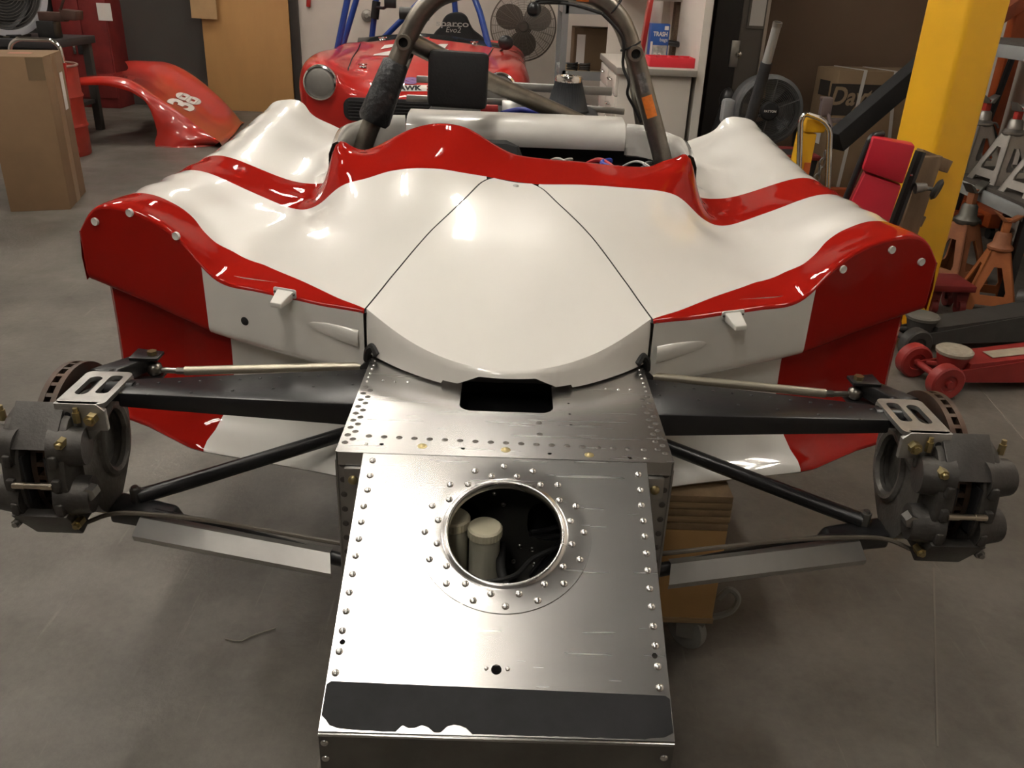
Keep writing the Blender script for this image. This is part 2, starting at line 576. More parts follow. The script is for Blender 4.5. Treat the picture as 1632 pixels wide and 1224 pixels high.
CP = []
for (x, y, z) in _sym:
    CP.append((x, y, z))
    if not (1.9 < y < 2.12 and x < .36):
        CP.append((-x, y, z))
CP += [(0, 1.31, .753), (0, 1.45, .802), (0, 1.60, .852), (0, 1.78, .902), (0, 1.95, .938),
       (.10, 1.325, .757), (-.10, 1.325, .757), (.19, 1.372, .772), (-.19, 1.372, .772), (.12, 1.5, .818), (-.12, 1.5, .818),
       # driver's hump
       (-.09, 1.95, .957), (-.19, 1.95, .976), (-.28, 1.95, .960), (-.34, 1.95, .932), (-.19, 1.86, .930), (-.19, 2.03, 1.004), (-.19, 2.11, 1.037), (-.11, 2.11, 1.028), (-.26, 2.11, 1.018), (-.32, 2.11, .985), (-.365, 2.11, .966),
       (-.05, 2.11, .995), (0, 2.11, .972), (-.28, 2.02, .975), (-.10, 2.02, .99), (-.03, 2.02, .962),
       (-.19, 2.25, 1.05),
       # passenger side cowl
       (.04, 2.11, .966), (.15, 2.11, .960), (.27, 2.11, .953), (.34, 2.11, .955), (.2, 2.02, .948), (.2, 2.25, .966)]
CP = np.array(CP)

def _tps_fit(pts, lam=1.3e-4):
    n = len(pts)
    d = np.linalg.norm(pts[:, None, :2] - pts[None, :, :2], axis=2)
    K = np.where(d > 0, d ** 2 * np.log(np.maximum(d, 1e-12)), 0) + np.eye(n) * lam
    Q = np.hstack([np.ones((n, 1)), pts[:, :2]])
    A = np.block([[K, Q], [Q.T, np.zeros((3, 3))]])
    return np.linalg.solve(A, np.concatenate([pts[:, 2], np.zeros(3)]))
_TW = _tps_fit(CP)

def ZS(x, y):
    x, y = np.atleast_1d(np.asarray(x, float)), np.atleast_1d(np.asarray(y, float))
    out = np.empty(x.shape)
    xf, yf = x.ravel(), y.ravel()
    d2 = (xf[:, None] - CP[None, :, 0]) ** 2 + (yf[:, None] - CP[None, :, 1]) ** 2
    k = np.where(d2 > 0, 0.5 * d2 * np.log(np.maximum(d2, 1e-20)), 0)
    return (k @ _TW[:-3] + _TW[-3] + _TW[-2] * xf + _TW[-1] * yf).reshape(x.shape)

def hit(px, py, t0=1.2, t1=3.4):
    r = ray(px, py)
    t = np.linspace(t0, t1, 900)
    X, Y, Z = CAMX + r.x * t, r.y * t, CAMH + r.z * t
    f = Z - ZS(X, Y)
    i = np.where((f[:-1] > 0) & (f[1:] <= 0))[0]
    if len(i) == 0:
        i = np.array([np.argmin(np.abs(f[:-1]))])
    i = i[0]
    a = f[i] / (f[i] - f[i + 1]) if f[i] != f[i + 1] else 0
    return (X[i] + a * (X[i + 1] - X[i]), Y[i] + a * (Y[i + 1] - Y[i]))

def curve_fn(pairs, sm=2):
    """y as a function of x from (x, y) pairs, lightly smoothed"""
    pairs = sorted(pairs)
    xs = np.array([p[0] for p in pairs]); ys = np.array([p[1] for p in pairs])
    g = np.linspace(xs[0], xs[-1], 160)
    v = np.interp(g, xs, ys)
    for _ in range(sm * 6):
        v[1:-1] = (v[:-2] + 2 * v[1:-1] + v[2:]) / 4
    return lambda x: np.interp(x, g, v)

FRONT = curve_fn([(p[0], p[1]) for p in _sym[:14]], 1)
SEAMX = curve_fn([(1.40, .29), (1.46, .265), (1.55, .232), (1.65, .188), (1.75, .143), (1.85, .098), (1.91, .074), (1.935, .058), (1.96, .030)], 1)
XOUT, XIN0 = .870, .265
R1px = [(216, 308), (266, 319), (291, 332), (310, 348), (323, 367), (342, 386), (371, 400), (419, 421), (482, 448), (546, 478)]
_r1 = []
for p in R1px:
    h = hit(*p)
    _r1.append((abs(h[0]), max(h[1], float(FRONT(abs(h[0]))) + .004)))
_r1 = [p for p in _r1 if p[0] < .83] + [(.265, 1.4605)]
_xm = max(_r1)
_r1 += [(.90, _xm[1] + .0)]
_R1 = curve_fn(_r1, 1)
R1 = lambda x: np.maximum(_R1(x), FRONT(x) + .0004)
B1L = curve_fn([(-.03, 1.95), (0.0, 1.95), (.06, 1.943), (.12, 1.93), (.19, 1.925), (.26, 1.93), (.32, 1.940), (.37, 1.955), (.41, 1.972), (.45, 1.985), (.48, 2.0), (.52, 2.02),
                (.60, 2.045), (.72, 2.068), (.90, 2.085)], 1)
B1R = curve_fn([(-.03, 1.95), (0.0, 1.95), (.06, 1.943), (.16, 1.943), (.24, 1.943), (.30, 1.946), (.35, 1.952), (.39, 1.962), (.43, 1.975), (.46, 1.99), (.50, 2.008), (.55, 2.028),
                (.60, 2.045), (.72, 2.068), (.90, 2.085)], 1)
B2 = curve_fn([(0.0, 2.105), (.30, 2.105), (.40, 2.108), (.43, 2.115), (.46, 2.15), (.49, 2.195), (.53, 2.215), (.60, 2.225), (.70, 2.238), (.90, 2.26)], 1)
REAR = curve_fn([(.40, 2.80), (.60, 2.80), (.90, 2.80)], 0)
XC = .445      # outside of this the body runs on behind the cowl

def colg(n):
    g = np.linspace(0, 1, n)
    return g

def panel(side):
    B1 = B1L if side < 0 else B1R
    NC = 84
    g = colg(NC)
    pts_rows, mats_rows = [], []
    bld = B()
    # ---- front rounding + red strip + white field
    rows = []
    mrow = []
    xs0 = XIN0 + g * (XOUT - XIN0)
    f0 = FRONT(xs0)
    z0 = ZS(side * xs0, f0)
    r = .007
    for a in (0, 30, 60):
        aa = math.radians(a)
        rows.append([(side * x, y + r * (1 - math.sin(aa + 1e-9)) * 0 - r * (1 - math.sin(aa)) * 0 - r * math.cos(aa) * 1.0, z - r * (1 - math.sin(aa)))
                     for x, y, z in zip(xs0, f0, z0)])
        mrow.append(0)
    n1 = 6
    for k in range(n1):
        b = k / n1
        y = f0 + (R1(xs0) - f0) * b
        rows.append(list(zip(side * xs0, y, ZS(side * xs0, y))))
        mrow.append(0)
    n2 = 46
    for k in range(n2):
        b = k / n2
        yin = XIN0 and (1.4605 + (B1(.06) - 1.4605) * b)
        xi = float(SEAMX(yin)) if k else XIN0
        x = xi + g * (XOUT - xi)
        y = R1(np.maximum(x, XIN0)) * (1 - b) + B1(x) * b
        y[0] = yin
        rows.append(list(zip(side * x, y, ZS(side * x, y))))
        mrow.append(1)
    xl = .060 + g * (XOUT - .060)
    rows.append(list(zip(side * xl, B1(xl), ZS(side * xl, B1(xl)))))
    mrow.append(0)
    # red band
    n3 = 14
    y1, y2 = B1(xl), B2(xl)
    for k in range(1, n3 + 1):
        y = y1 + (y2 - y1) * k / n3
        rows.append(list(zip(side * xl, y, ZS(side * xl, y))))
        mrow.append(0)
    bld.grid(rows, mfun=lambda i, j: mrow[i])
    # inner strip of the red cowl up to the cowl seam at x = 0.03
    xe = np.linspace(.0305 if side > 0 else -.0305, .060, 9)
    ys = B1(np.abs(xe)); ye = B2(np.abs(xe))
    bld.grid([list(zip(side * xe, ys + (ye - ys) * k / n3, ZS(side * xe, ys + (ye - ys) * k / n3))) for k in range(n3 + 1)], mi=0)
    # cockpit edge return
    ca = np.concatenate([xe[:-1], xl[xl < XC + .02]])
    ya = B2(np.abs(ca)); za = ZS(side * ca, ya)
    bld.grid([list(zip(side * ca, ya + dy, za + dz)) for dy, dz in ((0, 0), (.005, -.002), (.008, -.008), (.008, -.05))], mi=0)
    # rear white field
    xo = xl[xl >= XC]
    n4 = 22
    rr = []
    for k in range(n4 + 1):
        b = k / n4
        y = B2(xo) + (REAR(xo) - B2(xo)) * b
        x = XC + (xo - XC) * (1 - .235 * b) + .075 * b * (1 - (xo - XC) / (XOUT - XC))
        rr.append(list(zip(side * x, y, ZS(side * x, y))))
    bld.grid(rr, mi=1)
    # outer side wall dropping from the last column
    edge = [rw[-1] for rw in rows[3:]] + [rw[-1] for rw in rr[1:]]
    em = [mrow[i] for i in range(3, len(rows))] + [1] * n4
    walls = []
    for dx, zz in ((0, None), (.006, .02), (.010, .06), (.008, .11)):
        walls.append([(p[0] + side * dx, p[1], p[2] - (zz or 0)) for p in edge])
    bld.grid(walls, mfun=lambda i, j: em[min(j, len(em) - 1)])
    bld.weld(2e-5)
    return bld

side_names = {-1: 'left', 1: 'right'}
for sd in (-1, 1):
    obj('side_body_panel', panel(sd), [RED, WHITE], CAR, angle=60,
        label='white body side with red front edge and red band' if sd > 0 else 'white body side with red band and raised driver cowl')

# ---------- nose panel (hood) between the two seams, with front lip
gap = .0036
NB, NA = 44, 40
hood = B()
FA = lambda u: 1.31 + (1.46 - 1.31) * (abs(u) / .265) ** 2.0      # front arc in plan
hrows = []
for k in range(NB + 1):
    b = k / NB
    row = []
    for j in range(NA + 1):
        s = 2 * j / NA - 1
        yi = 1.46 + (1.945 - 1.46) * b
        xi = float(SEAMX(yi)) if k else .265
        x = s * (xi - gap)
        y = yi - (1.46 - FA(s * .265)) * (1 - b)
        row.append((x, y, 0))
    xs = np.array([p[0] for p in row]); ys = np.array([p[1] for p in row])
    zs = ZS(xs, ys)
    hrows.append([(a, c, d) for a, c, d in zip(xs, ys, zs)])
front = hrows[0]
def lipz(x):
    n = abs(x)
    zb = .7165
    if n < .048: zb = .742
    elif n < .085: zb = .742 - (.742 - .7225) * (n - .048) / .037
    elif n < .113: zb = .7225
    return zb
lip = []
fine = np.linspace(-1, 1, 161)
fx = np.interp(fine, np.linspace(-1, 1, NA + 1), [p[0] for p in front])
fy = np.interp(fine, np.linspace(-1, 1, NA + 1), [p[1] for p in front])
fz = np.interp(fine, np.linspace(-1, 1, NA + 1), [p[2] for p in front])
for k, t in enumerate((0, .12, .35, .6, .85, 1.0)):
    lip.append([(x, y - .004 * math.sin(min(1, t * 4) * math.pi / 2) - .006 * t, z + (lipz(x) - z) * t) for x, y, z in zip(fx, fy, fz)])
hood.grid(hrows)
hood.grid(lip)
hood.grid([lip[-1], [(x, y + .012, z + .001) for x, y, z in lip[-1]]])
hood_o = obj('nose_panel', hood, WHITE, CAR, angle=35, label='white nose panel with curved front lip')
hh = hit(822, 296)
b = B(); b.lathe([(0, .0012), (.0055, .0012), (.007, .0006), (.0075, -.001)], (hh[0], hh[1], float(ZS(hh[0], hh[1])[0])), (0, -.25, 1), 14)
obj('fastener', b, ALUD, hood_o)
# dark strip under the seams, painted shade for the open panel gap
for sd in (-1, 1):
    yy = np.linspace(1.455, 1.95, 30)
    b = B()
    xx = SEAMX(yy)
    zz = ZS(sd * xx, yy) - .0045
    b.grid([[(sd * (x - .008), y, z) for x, y, z in zip(xx, yy, zz)], [(sd * (x + .008), y, z) for x, y, z in zip(xx, yy, zz)]])
    obj('seam_shade', b, mat('seam_shade_grey', (.05, .048, .046), .8), CAR)
b = B(); yy = np.linspace(1.93, 2.11, 12)
b.grid([[(.026, y, float(ZS(.03, y)[0]) - .004) for y in yy], [(.035, y, float(ZS(.03, y)[0]) - .004) for y in yy]])
obj('seam_shade', b, BLACKM, CAR)  # same painted gap shade along the cowl seam

# ---------- wheel arch panel (faces the camera) and lower side panel
ZB = curve_fn([(.25, .673), (.33, .674), (.45, .679), (.60, .692), (.70, .717), (.80, .749), (.868, .774), (.90, .78)], 1)
XRW = .607
for sd in (-1, 1):
    b = B()
    xs = np.concatenate([np.linspace(.267, XRW, 34), np.linspace(XRW, .8695, 30)[1:]])
    nred = 33
    yf = FRONT(xs) - .007
    zt = ZS(sd * xs, FRONT(xs)) - .007
    zb = ZB(xs)
    rows = []
    for t in np.linspace(0, 1, 14):
        z = zt + (zb - zt) * t
        y = yf + .02 * np.sin(np.clip((t - .0), 0, 1) * math.pi) * 0
        rows.append(list(zip(sd * xs, y, z)))
    for a in (30, 60, 90):
        aa = math.radians(a)
        rows.append(list(zip(sd * xs, yf + .016 * (1 - math.cos(aa)), zb - .016 * math.sin(aa))))
    rows.append(list(zip(sd * xs, yf + .10, zb - .018)))
    b.grid(rows, mfun=lambda i, j: 1 if j < nred else 0)
    # rounded outer corner
    e = [rw[-1] for rw in rows]
    b.grid([e, [(p[0] + sd * .006, p[1] + .006, p[2]) for p in e], [(p[0] + sd * .008, p[1] + .05, p[2]) for p in e]], mi=0)
    arch = obj('wheel_arch_panel', b, [RED, WHITE], CAR, angle=50, label='red and white panel behind the wheel')
    # three white plugged holes in the red end
    nrm = Vector((sd * .37, -1, 0)).normalized()
    for (hx, hy) in (((152, 353), (207, 339), (281, 376)) if sd < 0 else ((1468, 417), (1421, 398), (1343, 429))):
        ap = P(hx, hy, Y=1.655)
        for _ in range(6):
            ap = P(hx, hy, Y=float(FRONT(abs(ap.x))) - .007)
        q = B(); q.lathe([(0, .0030), (.0062, .0030), (.0078, .0036), (.0082, -.002)], ap, nrm, 16)
        obj('hole_plug', q, mat('plug_white', (.72, .7, .66), .5), arch)
    if sd < 0:
        ap = P(390, 512, Y=1.57)
        for _ in range(6):
            ap = P(390, 512, Y=float(FRONT(abs(ap.x))) - .007)
        q = B(); q.lathe([(0, .0004), (.0085, .0004), (.009, 0)], ap, nrm, 18)
        obj('bolt_hole', q, BLACKM, arch)
    # teardrop scoop beside the nose
    q = B()
    a0 = P(583 if sd < 0 else 1040, 528 if sd < 0 else 553, Y=1.468)
    prof = []
    for i in range(15):
        t = i / 14
        xx = .278 + .105 * t
        hgt = .017 * math.sqrt(max(0, 1 - t ** 1.7)) + .0005
        cz = a0.z - .012 + .006 * t
        yy = float(FRONT(xx)) - .0075
        prof.append([(sd * xx, yy + .0 - .008 * (1 - t) * math.sin(math.pi * (m / 8)) ** 1 - .0004, cz + hgt * math.cos(math.pi * m / 8)) for m in range(9)])
    q.grid(prof)
    obj('scoop', q, WHITE, arch)
    # catch hook on its small plate
    hp = P(455 if sd < 0 else 1167, 466 if sd < 0 else 501, Y=1.55)
    for _ in range(6):
        hp = P(455 if sd < 0 else 1167, 466 if sd < 0 else 501, Y=float(FRONT(abs(hp.x))) - .007)
    q = B()
    tx = Vector((sd * 1, .37, 0)).normalized()
    M = frame(hp + nrm * .002, nrm, Vector((0, 0, 1)))
    q.prism(rrect(.050, .018, .004, 3), .003, M, 0, .001)
    q.hexa([hp + tx * a_ + Vector((0, 0, z_)) + nrm * .003 for a_, z_ in ((-.018, -.012), (.014, -.012), (.016, .006), (-.020, .006))],
           [hp + tx * a_ + Vector((0, 0, z_)) + nrm * .038 for a_, z_ in ((-.015, -.019), (.010, -.019), (.010, -.009), (-.015, -.009))], 0, .002)
    hk = obj('hook_bracket', q, mat('plastic_white', (.66, .64, .6), .45), arch)
    for a_ in (-.021, .021):
        q = B(); q.ball(hp + tx * a_ + nrm * .004, .003, 0, 1)
        obj('screw', q, RIVETD, hk)
    # lower side panel with forward-curling lip
    b = B()
    xs = np.concatenate([np.linspace(.20, .575, 20), np.linspace(.575, .845, 16)[1:]])
    lipY = lambda x: np.interp(x, [.2, .36, .62, .85, .9], [1.405, 1.455, 1.537, 1.665, 1.69])
    sec = [(.10, .80), (.105, .72), (.105, .64), (.10, .58), (.09, .53), (.07, .497), (.045, .475), (.02, .462), (0, .455), (-.004, .450), (.0, .445), (.05, .440), (.3, .440)]
    rows = []
    for (dy, z) in sec:
        k_ = len(rows)
        wd = .0 if k_ < 4 else min(.045, .011 * (k_ - 3))
        rows.append([(sd * (x + wd * max(0, 1 - abs(x - .575) / .2)), float(lipY(x)) + dy * (1 if x < .7 else 1 - .5 * (x - .7) / .145), z) for j, x in enumerate(xs)])
    def mf(i, j):
        return 0 if xs[j] >= .575 - 1e-6 else 1
    b.grid(rows, mfun=mf)
    e = [rw[-1] for rw in rows]
    b.grid([e, [(p[0] + sd * .012, p[1] + .015, p[2]) for p in e], [(p[0] + sd * .014, p[1] + .5, p[2]) for p in e]], mi=0)
    obj('lower_side_panel', b, [RED, WHITE], CAR, angle=50, label='red and white lower side pod with curled lip')

# ---------- cockpit: rear cowl bar, rims, dark tub inside
b = B()
prof = [(2.585, .905), (2.578, .92), (2.58, .945), (2.592, .965), (2.615, .978), (2.66, .984), (2.72, .985), (2.735, .96), (2.735, .90)]
def bar(x0, x1, mi=0, n=14, drop=0):
    return [[(x0 + (x1 - x0) * k / n, y, z) for k in range(n + 1)] for (y, z) in prof]
b.grid(bar(-.318, .332))
b.grid([[p[0] for p in bar(-.318, .332)], [(-.318, 2.66, .93)] * len(prof)])
b.grid([[p[-1] for p in bar(-.318, .332)], [(.332, 2.66, .93)] * len(prof)])
b.weld(1e-5)
obj('rear_cowl', b, WHITE, CAR, angle=50)
for sd in (-1, 1):
    plan = smooth_path([(.428, 2.14), (.442, 2.25), (.448, 2.38), (.438, 2.48), (.412, 2.555), (.375, 2.592), (.324 if sd < 0 else .338, 2.605)] and
                       [Vector((.431, 2.12, .982)), Vector((.450, 2.25, .980)), Vector((.460, 2.38, .980)), Vector((.450, 2.49, .974)), Vector((.418, 2.565, .978)),
                        Vector((.380, 2.60, .980)), Vector((.324 if sd < 0 else .338, 2.615, .980))], 6)
    b = B()
    rows = [[], [], [], [], [], [], []]
    for i, p in enumerate(plan):
        q = plan[min(i + 1, len(plan) - 1)] - plan[max(i - 1, 0)]
        nx = Vector((q.y, -q.x, 0)).normalized()          # outward
        for r_, (o_, z_) in zip(rows, ((-.010, -.09), (-.012, -.03), (-.010, -.008), (0, 0), (.012, -.006), (.022, -.03), (.026, -.10))):
            v = p + nx * o_
            r_.append((sd * v.x, v.y, p.z + z_))
    b.grid(rows)
    obj('cockpit_rim', b, WHITE, CAR, angle=60)
b = B()
b.box((0, 2.34, .60), (.82, .62, .02))
for sd in (-1, 1):
    b.box((sd * .42, 2.36, .74), (.01, .60, .33))
b.box((0, 2.66, .75), (.84, .02, .32)); b.box((0, 2.13, .72), (.84, .01, .35))
obj('cockpit_tub', b, BLACKM, CAR)
b = B(); b.box((-.17, 2.44, .80), (.40, .20, .28), .05, rot=(-.3, 0, 0)); obj('seat', b, mat('seat_black', (.015, .015, .016), .8), CAR)
# cables lying in the passenger side of the cockpit
cols = [('wire_white', (.6, .58, .55)), ('wire_white', (.6, .58, .55)), ('wire_red', (.45, .02, .03)), ('wire_blue', (.02, .05, .4)), ('wire_white', (.6, .58, .55)), ('wire_grey', (.2, .2, .2))]
for k, (nm, c) in enumerate(cols):
    x = .12 + .055 * k + random.uniform(-.01, .01)
    z = .895
    b = B(); b.tube(smooth_path([(x - .05, 2.5, z - .04), (x, 2.44, z + .006), (x + .03 * (-1) ** k, 2.36, z + .012), (x + .05, 2.28, z - .01), (x + .02, 2.22, z - .06)], 6), .0035 if k not in (2, 3) else .007, 8)
    obj('cable', b, mat(nm, c, .5), CAR)

# ---------- roll hoop
HY = 2.45
lb, rb_ = P(578, 232, Y=HY - .03), P(1056, 252, Y=HY - .03)
ln, rn = P(646, 66, Y=HY), P(1010, 84, Y=HY)
lm, rm = P(668, 22, Y=HY), P(990, 30, Y=HY)
ltop, rtop = P(720, -14, Y=HY), P(930, -14, Y=HY)
path = [Vector(lb) - Vector((0.02, 0, .10)), lb, ln, lm, P(698, -8, Y=HY), P(760, -24, Y=HY), P(870, -22, Y=HY), P(955, -4, Y=HY), rm, rn, rb_, Vector(rb_) + Vector((.03, 0, -.10))]
b = B(); b.tube(fillet([Vector(p) for p in path], .06, 5), .0262, 16)
hoop = obj('roll_hoop', b, STEELT, CAR, label='bare steel roll hoop')
for (pp, s) in ((ln, -1), (rn, 1)):
    b = B()
    b.lathe([(.0, -.006), (.0125, -.006), (.0125, -.048), (.0195, -.048), (.0195, 0)], Vector(pp) + Vector((0, 0, 0)), (0, 1, .0), 18)
    obj('brace_socket', b, [mat('socket_steel', (.33, .30, .26), .35, .9)], hoop)
    b = B(); b.lathe([(0, -.030), (.0123, -.030)], pp, (0, 1, 0), 16); obj('socket_bore', b, BLACKM, hoop)
# diagonal from the left node to the lower right, rear braces
b = B(); b.tube([ln + Vector((.01, .01, 0)), P(780, 130, Y=2.68), P(908, 187, Y=2.90), P(960, 210, Y=2.99)], .0262, 14); obj('diagonal_tube', b, STEELT, CAR)
b = B(); b.tube([rn + Vector((.0, .02, -.01)), P(1022, 195, Y=2.85), P(1030, 240, Y=2.9)], .020, 12); obj('rear_brace', b, STEELT, CAR)
b = B(); b.tube([ln + Vector((.0, .03, -.03)), P(617, 168, Y=2.85), P(612, 230, Y=2.9)], .020, 12); obj('rear_brace', b, STEELT, CAR)
# black padding taped round the left leg
pa, pb = P(632, 98, Y=HY), P(594, 196, Y=HY - .025)
b = B(); b.tube([pa, pa.lerp(pb, .04), pa.lerp(pb, .3), pa.lerp(pb, .6), pa.lerp(pb, .93), pb], [.030, .036, .039, .042, .045, .038], 16)
obj('roll_bar_padding', b, mat('tape_black', (.018, .019, .021), .42, bump=.6, bscale=45), CAR)
b = B(); b.tube([P(637, 21, Y=2.5), P(684, 23, Y=2.5)], .016, 12); obj('stub_bar', b, mat('stub_dark', (.03, .026, .024), .5), CAR)
# cable along the right leg with two ties
b = B(); b.tube(smooth_path([P(960, 22, Y=HY - .04), P(992, 60, Y=HY - .03), P(993, 105, Y=HY - .02), P(1002, 130, Y=HY - .03), P(1000, 150, Y=HY - .02), P(1010, 170, Y=HY), P(1022, 195, Y=HY)], 6), .004, 8)
obj('cable', b, RUBBER, CAR)
b = B(); b.tube(smooth_path([P(850, 5, Y=HY + .05), P(905, 6, Y=HY - .035), P(960, 22, Y=HY - .035)], 6), .004, 8); obj('cable', b, RUBBER, CAR)
for (q0, q1) in (((972, 20), (986, 6)), ((994, 76), (1016, 71))):
    a_, c_ = P(*q0, Y=HY), P(*q1, Y=HY)
    ctr = (a_ + c_) / 2
    axd = (rn - rm).normalized() if q0[0] > 980 else (rm - P(955, -4, Y=HY)).normalized()
    f1 = axd.orthogonal().normalized(); f2 = axd.cross(f1)
    b = B(); b.tube([ctr + (f1 * math.cos(t_) + f2 * math.sin(t_)) * .0275 for t_ in np.linspace(0, 2 * math.pi, 25)[:-1]], .0025, 6, closed=True)
    obj('cable_tie', b, BLACKM, hoop)
# stickers on the hoop
def sticker(c0, c1, wid, m, nm, off=.027):
    b = B()
    ax = (c1 - c0); L = ax.length; ax.normalize()
    front_ = Vector((0, -1, 0)); front_ = (front_ - ax * front_.dot(ax)).normalized(); sdv = ax.cross(front_)
    rows = []
    for k in range(9):
        a = (k / 8 - .5) * wid / off
        d = front_ * math.cos(a) + sdv * math.sin(a)
        rows.append([c0 + d * off, c1 + d * off])
    b.grid(rows)
    return obj(nm, b, m, hoop)
sticker(rn.lerp(rb_, .40), rn.lerp(rb_, .60), .030, mat('sticker_orange', (.85, .23, .03), .5, var=.25, vscale=60), 'sticker')
sticker(rn.lerp(rb_, .19), rn.lerp(rb_, .37), .022, mat('sticker_silver', (.35, .34, .33), .35, .6, col2=(.12, .12, .12), vscale=50), 'sticker')
sticker(P(918, -7, Y=HY), P(938, -6, Y=HY), .028, mat('sticker_orange', (.85, .23, .03), .5), 'sticker', .0275)

# head rest
b = B(); b.box(P(730, 127, Y=2.50), (.166, .06, .150), .014, rot=(-.08, .03, .04)); obj('head_rest', b, mat('headrest_black', (.013, .013, .014), .7, bump=.1, bscale=150), CAR)

# engine bay behind the cowl: air filter, alloy rails, plates, hose
fp = P(903, 184, Y=3.15); ft = P(902, 118, Y=3.15)
H_ = (ft - fp).length
b = B()
ribs = 44
rows = []
for (r_, h_) in ((.058, 0), (.077, .004), (.078, .02), (.074, .026), (.046, H_ * .86), (.046, H_ * .88)):
    ring = []
    for k in range(ribs * 2):
        a = math.pi * k / ribs
        rr_ = r_ * (1 - (.05 if (k % 2 and .02 < h_ < H_ * .87) else 0))
        ring.append(fp + Vector((rr_ * math.cos(a), rr_ * math.sin(a), h_)))
    rows.append(ring)
b.grid(rows, wrap=True)
flt = obj('air_filter', b, mat('filter_black', (.016, .018, .022), .6), CAR)
b = B(); b.lathe([(0, .008), (.012, .012), (.02, .006), (.03, .005), (.032, .009), (.045, .008), (.048, 0), (.047, -.012)], fp + Vector((0, 0, H_ * .90)), (0, 0, 1), 28)
obj('filter_cap', b, CHROME, flt)
b = B(); b.cyl(fp + Vector((0, 0, -.12)), fp, .045, .045, 20); obj('intake_neck', b, BLACKM, CAR)
ALR = mat('rail_aluminium', (.50, .49, .47), .35, 1.0)
def rail(p, q, h=.035, t=.02):
    b = B()
    ax = (Vector(q) - Vector(p)); L = ax.length
    M = frame((Vector(p) + Vector(q)) / 2, ax, Vector((0, 0, 1)))
    b.box((0, 0, 0), (t, h, L), .003); 
    for v in b.bm.verts: v.co = M @ v.co
    return b
obj('engine_rail', rail(P(806, 137, Y=3.35), P(975, 146, Y=3.35), .030), ALR, CAR)
obj('engine_rail', rail(P(648, 156, Y=3.1), P(808, 163, Y=3.1), .022), ALR, CAR)
obj('engine_rail', rail(P(840, 150, Y=3.3), P(850, 160, Y=2.9), .022), ALR, CAR)
obj('engine_rail', rail(P(664, 126, Y=3.3), P(690, 127, Y=3.3), .024), ALR, CAR)
obj('engine_rail', rail(P(930, 172, Y=3.3), P(995, 178, Y=3.3), .022), ALR, CAR)
b = B(); b.box(P(815, 172, Y=3.0), (.065, .01, .05), .006, rot=(-.3, 0, 0)); obj('mount_plate', b, ALR, CAR)
b = B(); b.box(P(838, 172, Y=3.02), (.03, .03, .05), .004); obj('mount_plate', b, ALUD, CAR)
b = B(); b.tube(smooth_path([P(800, 181, Y=2.85), P(830, 175, Y=2.9), P(862, 180, Y=2.85)], 8), .009, 10); obj('coolant_hose', b, mat('hose_blue', (.01, .02, .2), .4), CAR)
b = B(); b.box(P(780, 173, Y=3.0), (.06, .02, .025), .004); obj('engine_block_cover', b, mat('cover_red', (.3, .02, .02), .4), CAR)
b = B(); b.box((0, 3.1, .86), (.62, .62, .16), .03); obj('engine_bay', b, BLACKM, CAR)
# ================================================================== TUB, NOSE BOX, SUSPENSION
TZ, TX, TY = .712, .252, 1.09
th = .0016
# ---------- tub top sheet with opening and fastener holes
opening = [(-.078, 1.40)] + [(-.078 + .022 * (1 - math.cos(a)), 1.258 - .022 * math.sin(a)) for a in np.linspace(0, math.pi / 2, 7)] + \
          [(.078 - .022 * (1 - math.cos(a)), 1.258 - .022 * math.sin(a)) for a in np.linspace(math.pi / 2, 0, 7)] + [(.078, 1.40)]
small = []
for (hx, hy, hr) in ((608, 708, .0036), (738, 715, .0032), (876, 723, .0032), (1004, 730, .0034), (906, 643, .0022), (908, 660, .0022), (910, 677, .0022)):
    p = P(hx, hy, Z=TZ)
    small.append(circ(hr, 10, p.x, p.y))
b = B()
b.sheet([(-TX, TY), (TX, TY), (TX, 1.62), (-TX, 1.62)], [opening] + small, th, lambda x, y, h: Vector((x, y, TZ - th + h)))
# folded front and side flanges
b.box((0, TY - .0005, TZ - .011), (2 * TX - .006, .0016, .022))
tub_top = obj('tub_top_sheet', b, ALU, CAR, angle=30, label='riveted bare aluminium top sheet')
b = B()
for sd in (-1, 1):
    b.box((sd * (TX - .0008), 1.75, .575), (.0016, 1.32, .27))
b.box((0, 1.75, .441), (2 * TX, 1.32, .003))
obj('tub_side_sheets', b, ALUD, CAR)
for sd in (-1, 1):
    b = B()
    b.box((sd * (.226), TY + .004, .545), (.053, .002, .29), 0)
    b.box((sd * (TX + .001), TY + .02, .545), (.003, .03, .30), 0)
    fl = obj('bulkhead_flange', b, ALUD, CAR)
    b = B(); b.box((sd * .224, TY - .004, TZ - .042), (.032, .010, .038), .004); tb = obj('corner_bracket', b, ALUD, fl)
    b = B(); b.lathe([(0, .006), (.004, .0055), (.007, .003), (.0075, 0)], (sd * .226, TY - .009, TZ - .043), (0, -1, 0), 14); obj('bolt', b, BRASS, fl)
# black box below the opening, its colour stands for the unlit interior
b = B()
b.box((0, 1.32, .655), (.17, .19, .004)); b.box((-.083, 1.32, .68), (.004, .19, .055)); b.box((.083, 1.32, .68), (.004, .19, .055))
b.box((0, 1.228, .68), (.17, .004, .055)); b.box((0, 1.42, .69), (.17, .004, .08))
obj('recess_shade', b, BLACKM, CAR)
b = B(); b.hexa([(-.082, 1.345, .7135), (.082, 1.345, .7135), (.082, 1.36, .7135), (-.082, 1.36, .7135)], [(-.046, 1.352, .742), (.046, 1.352, .742), (.046, 1.37, .742), (-.046, 1.37, .742)])
obj('notch_tongue', b, BLACK, CAR)
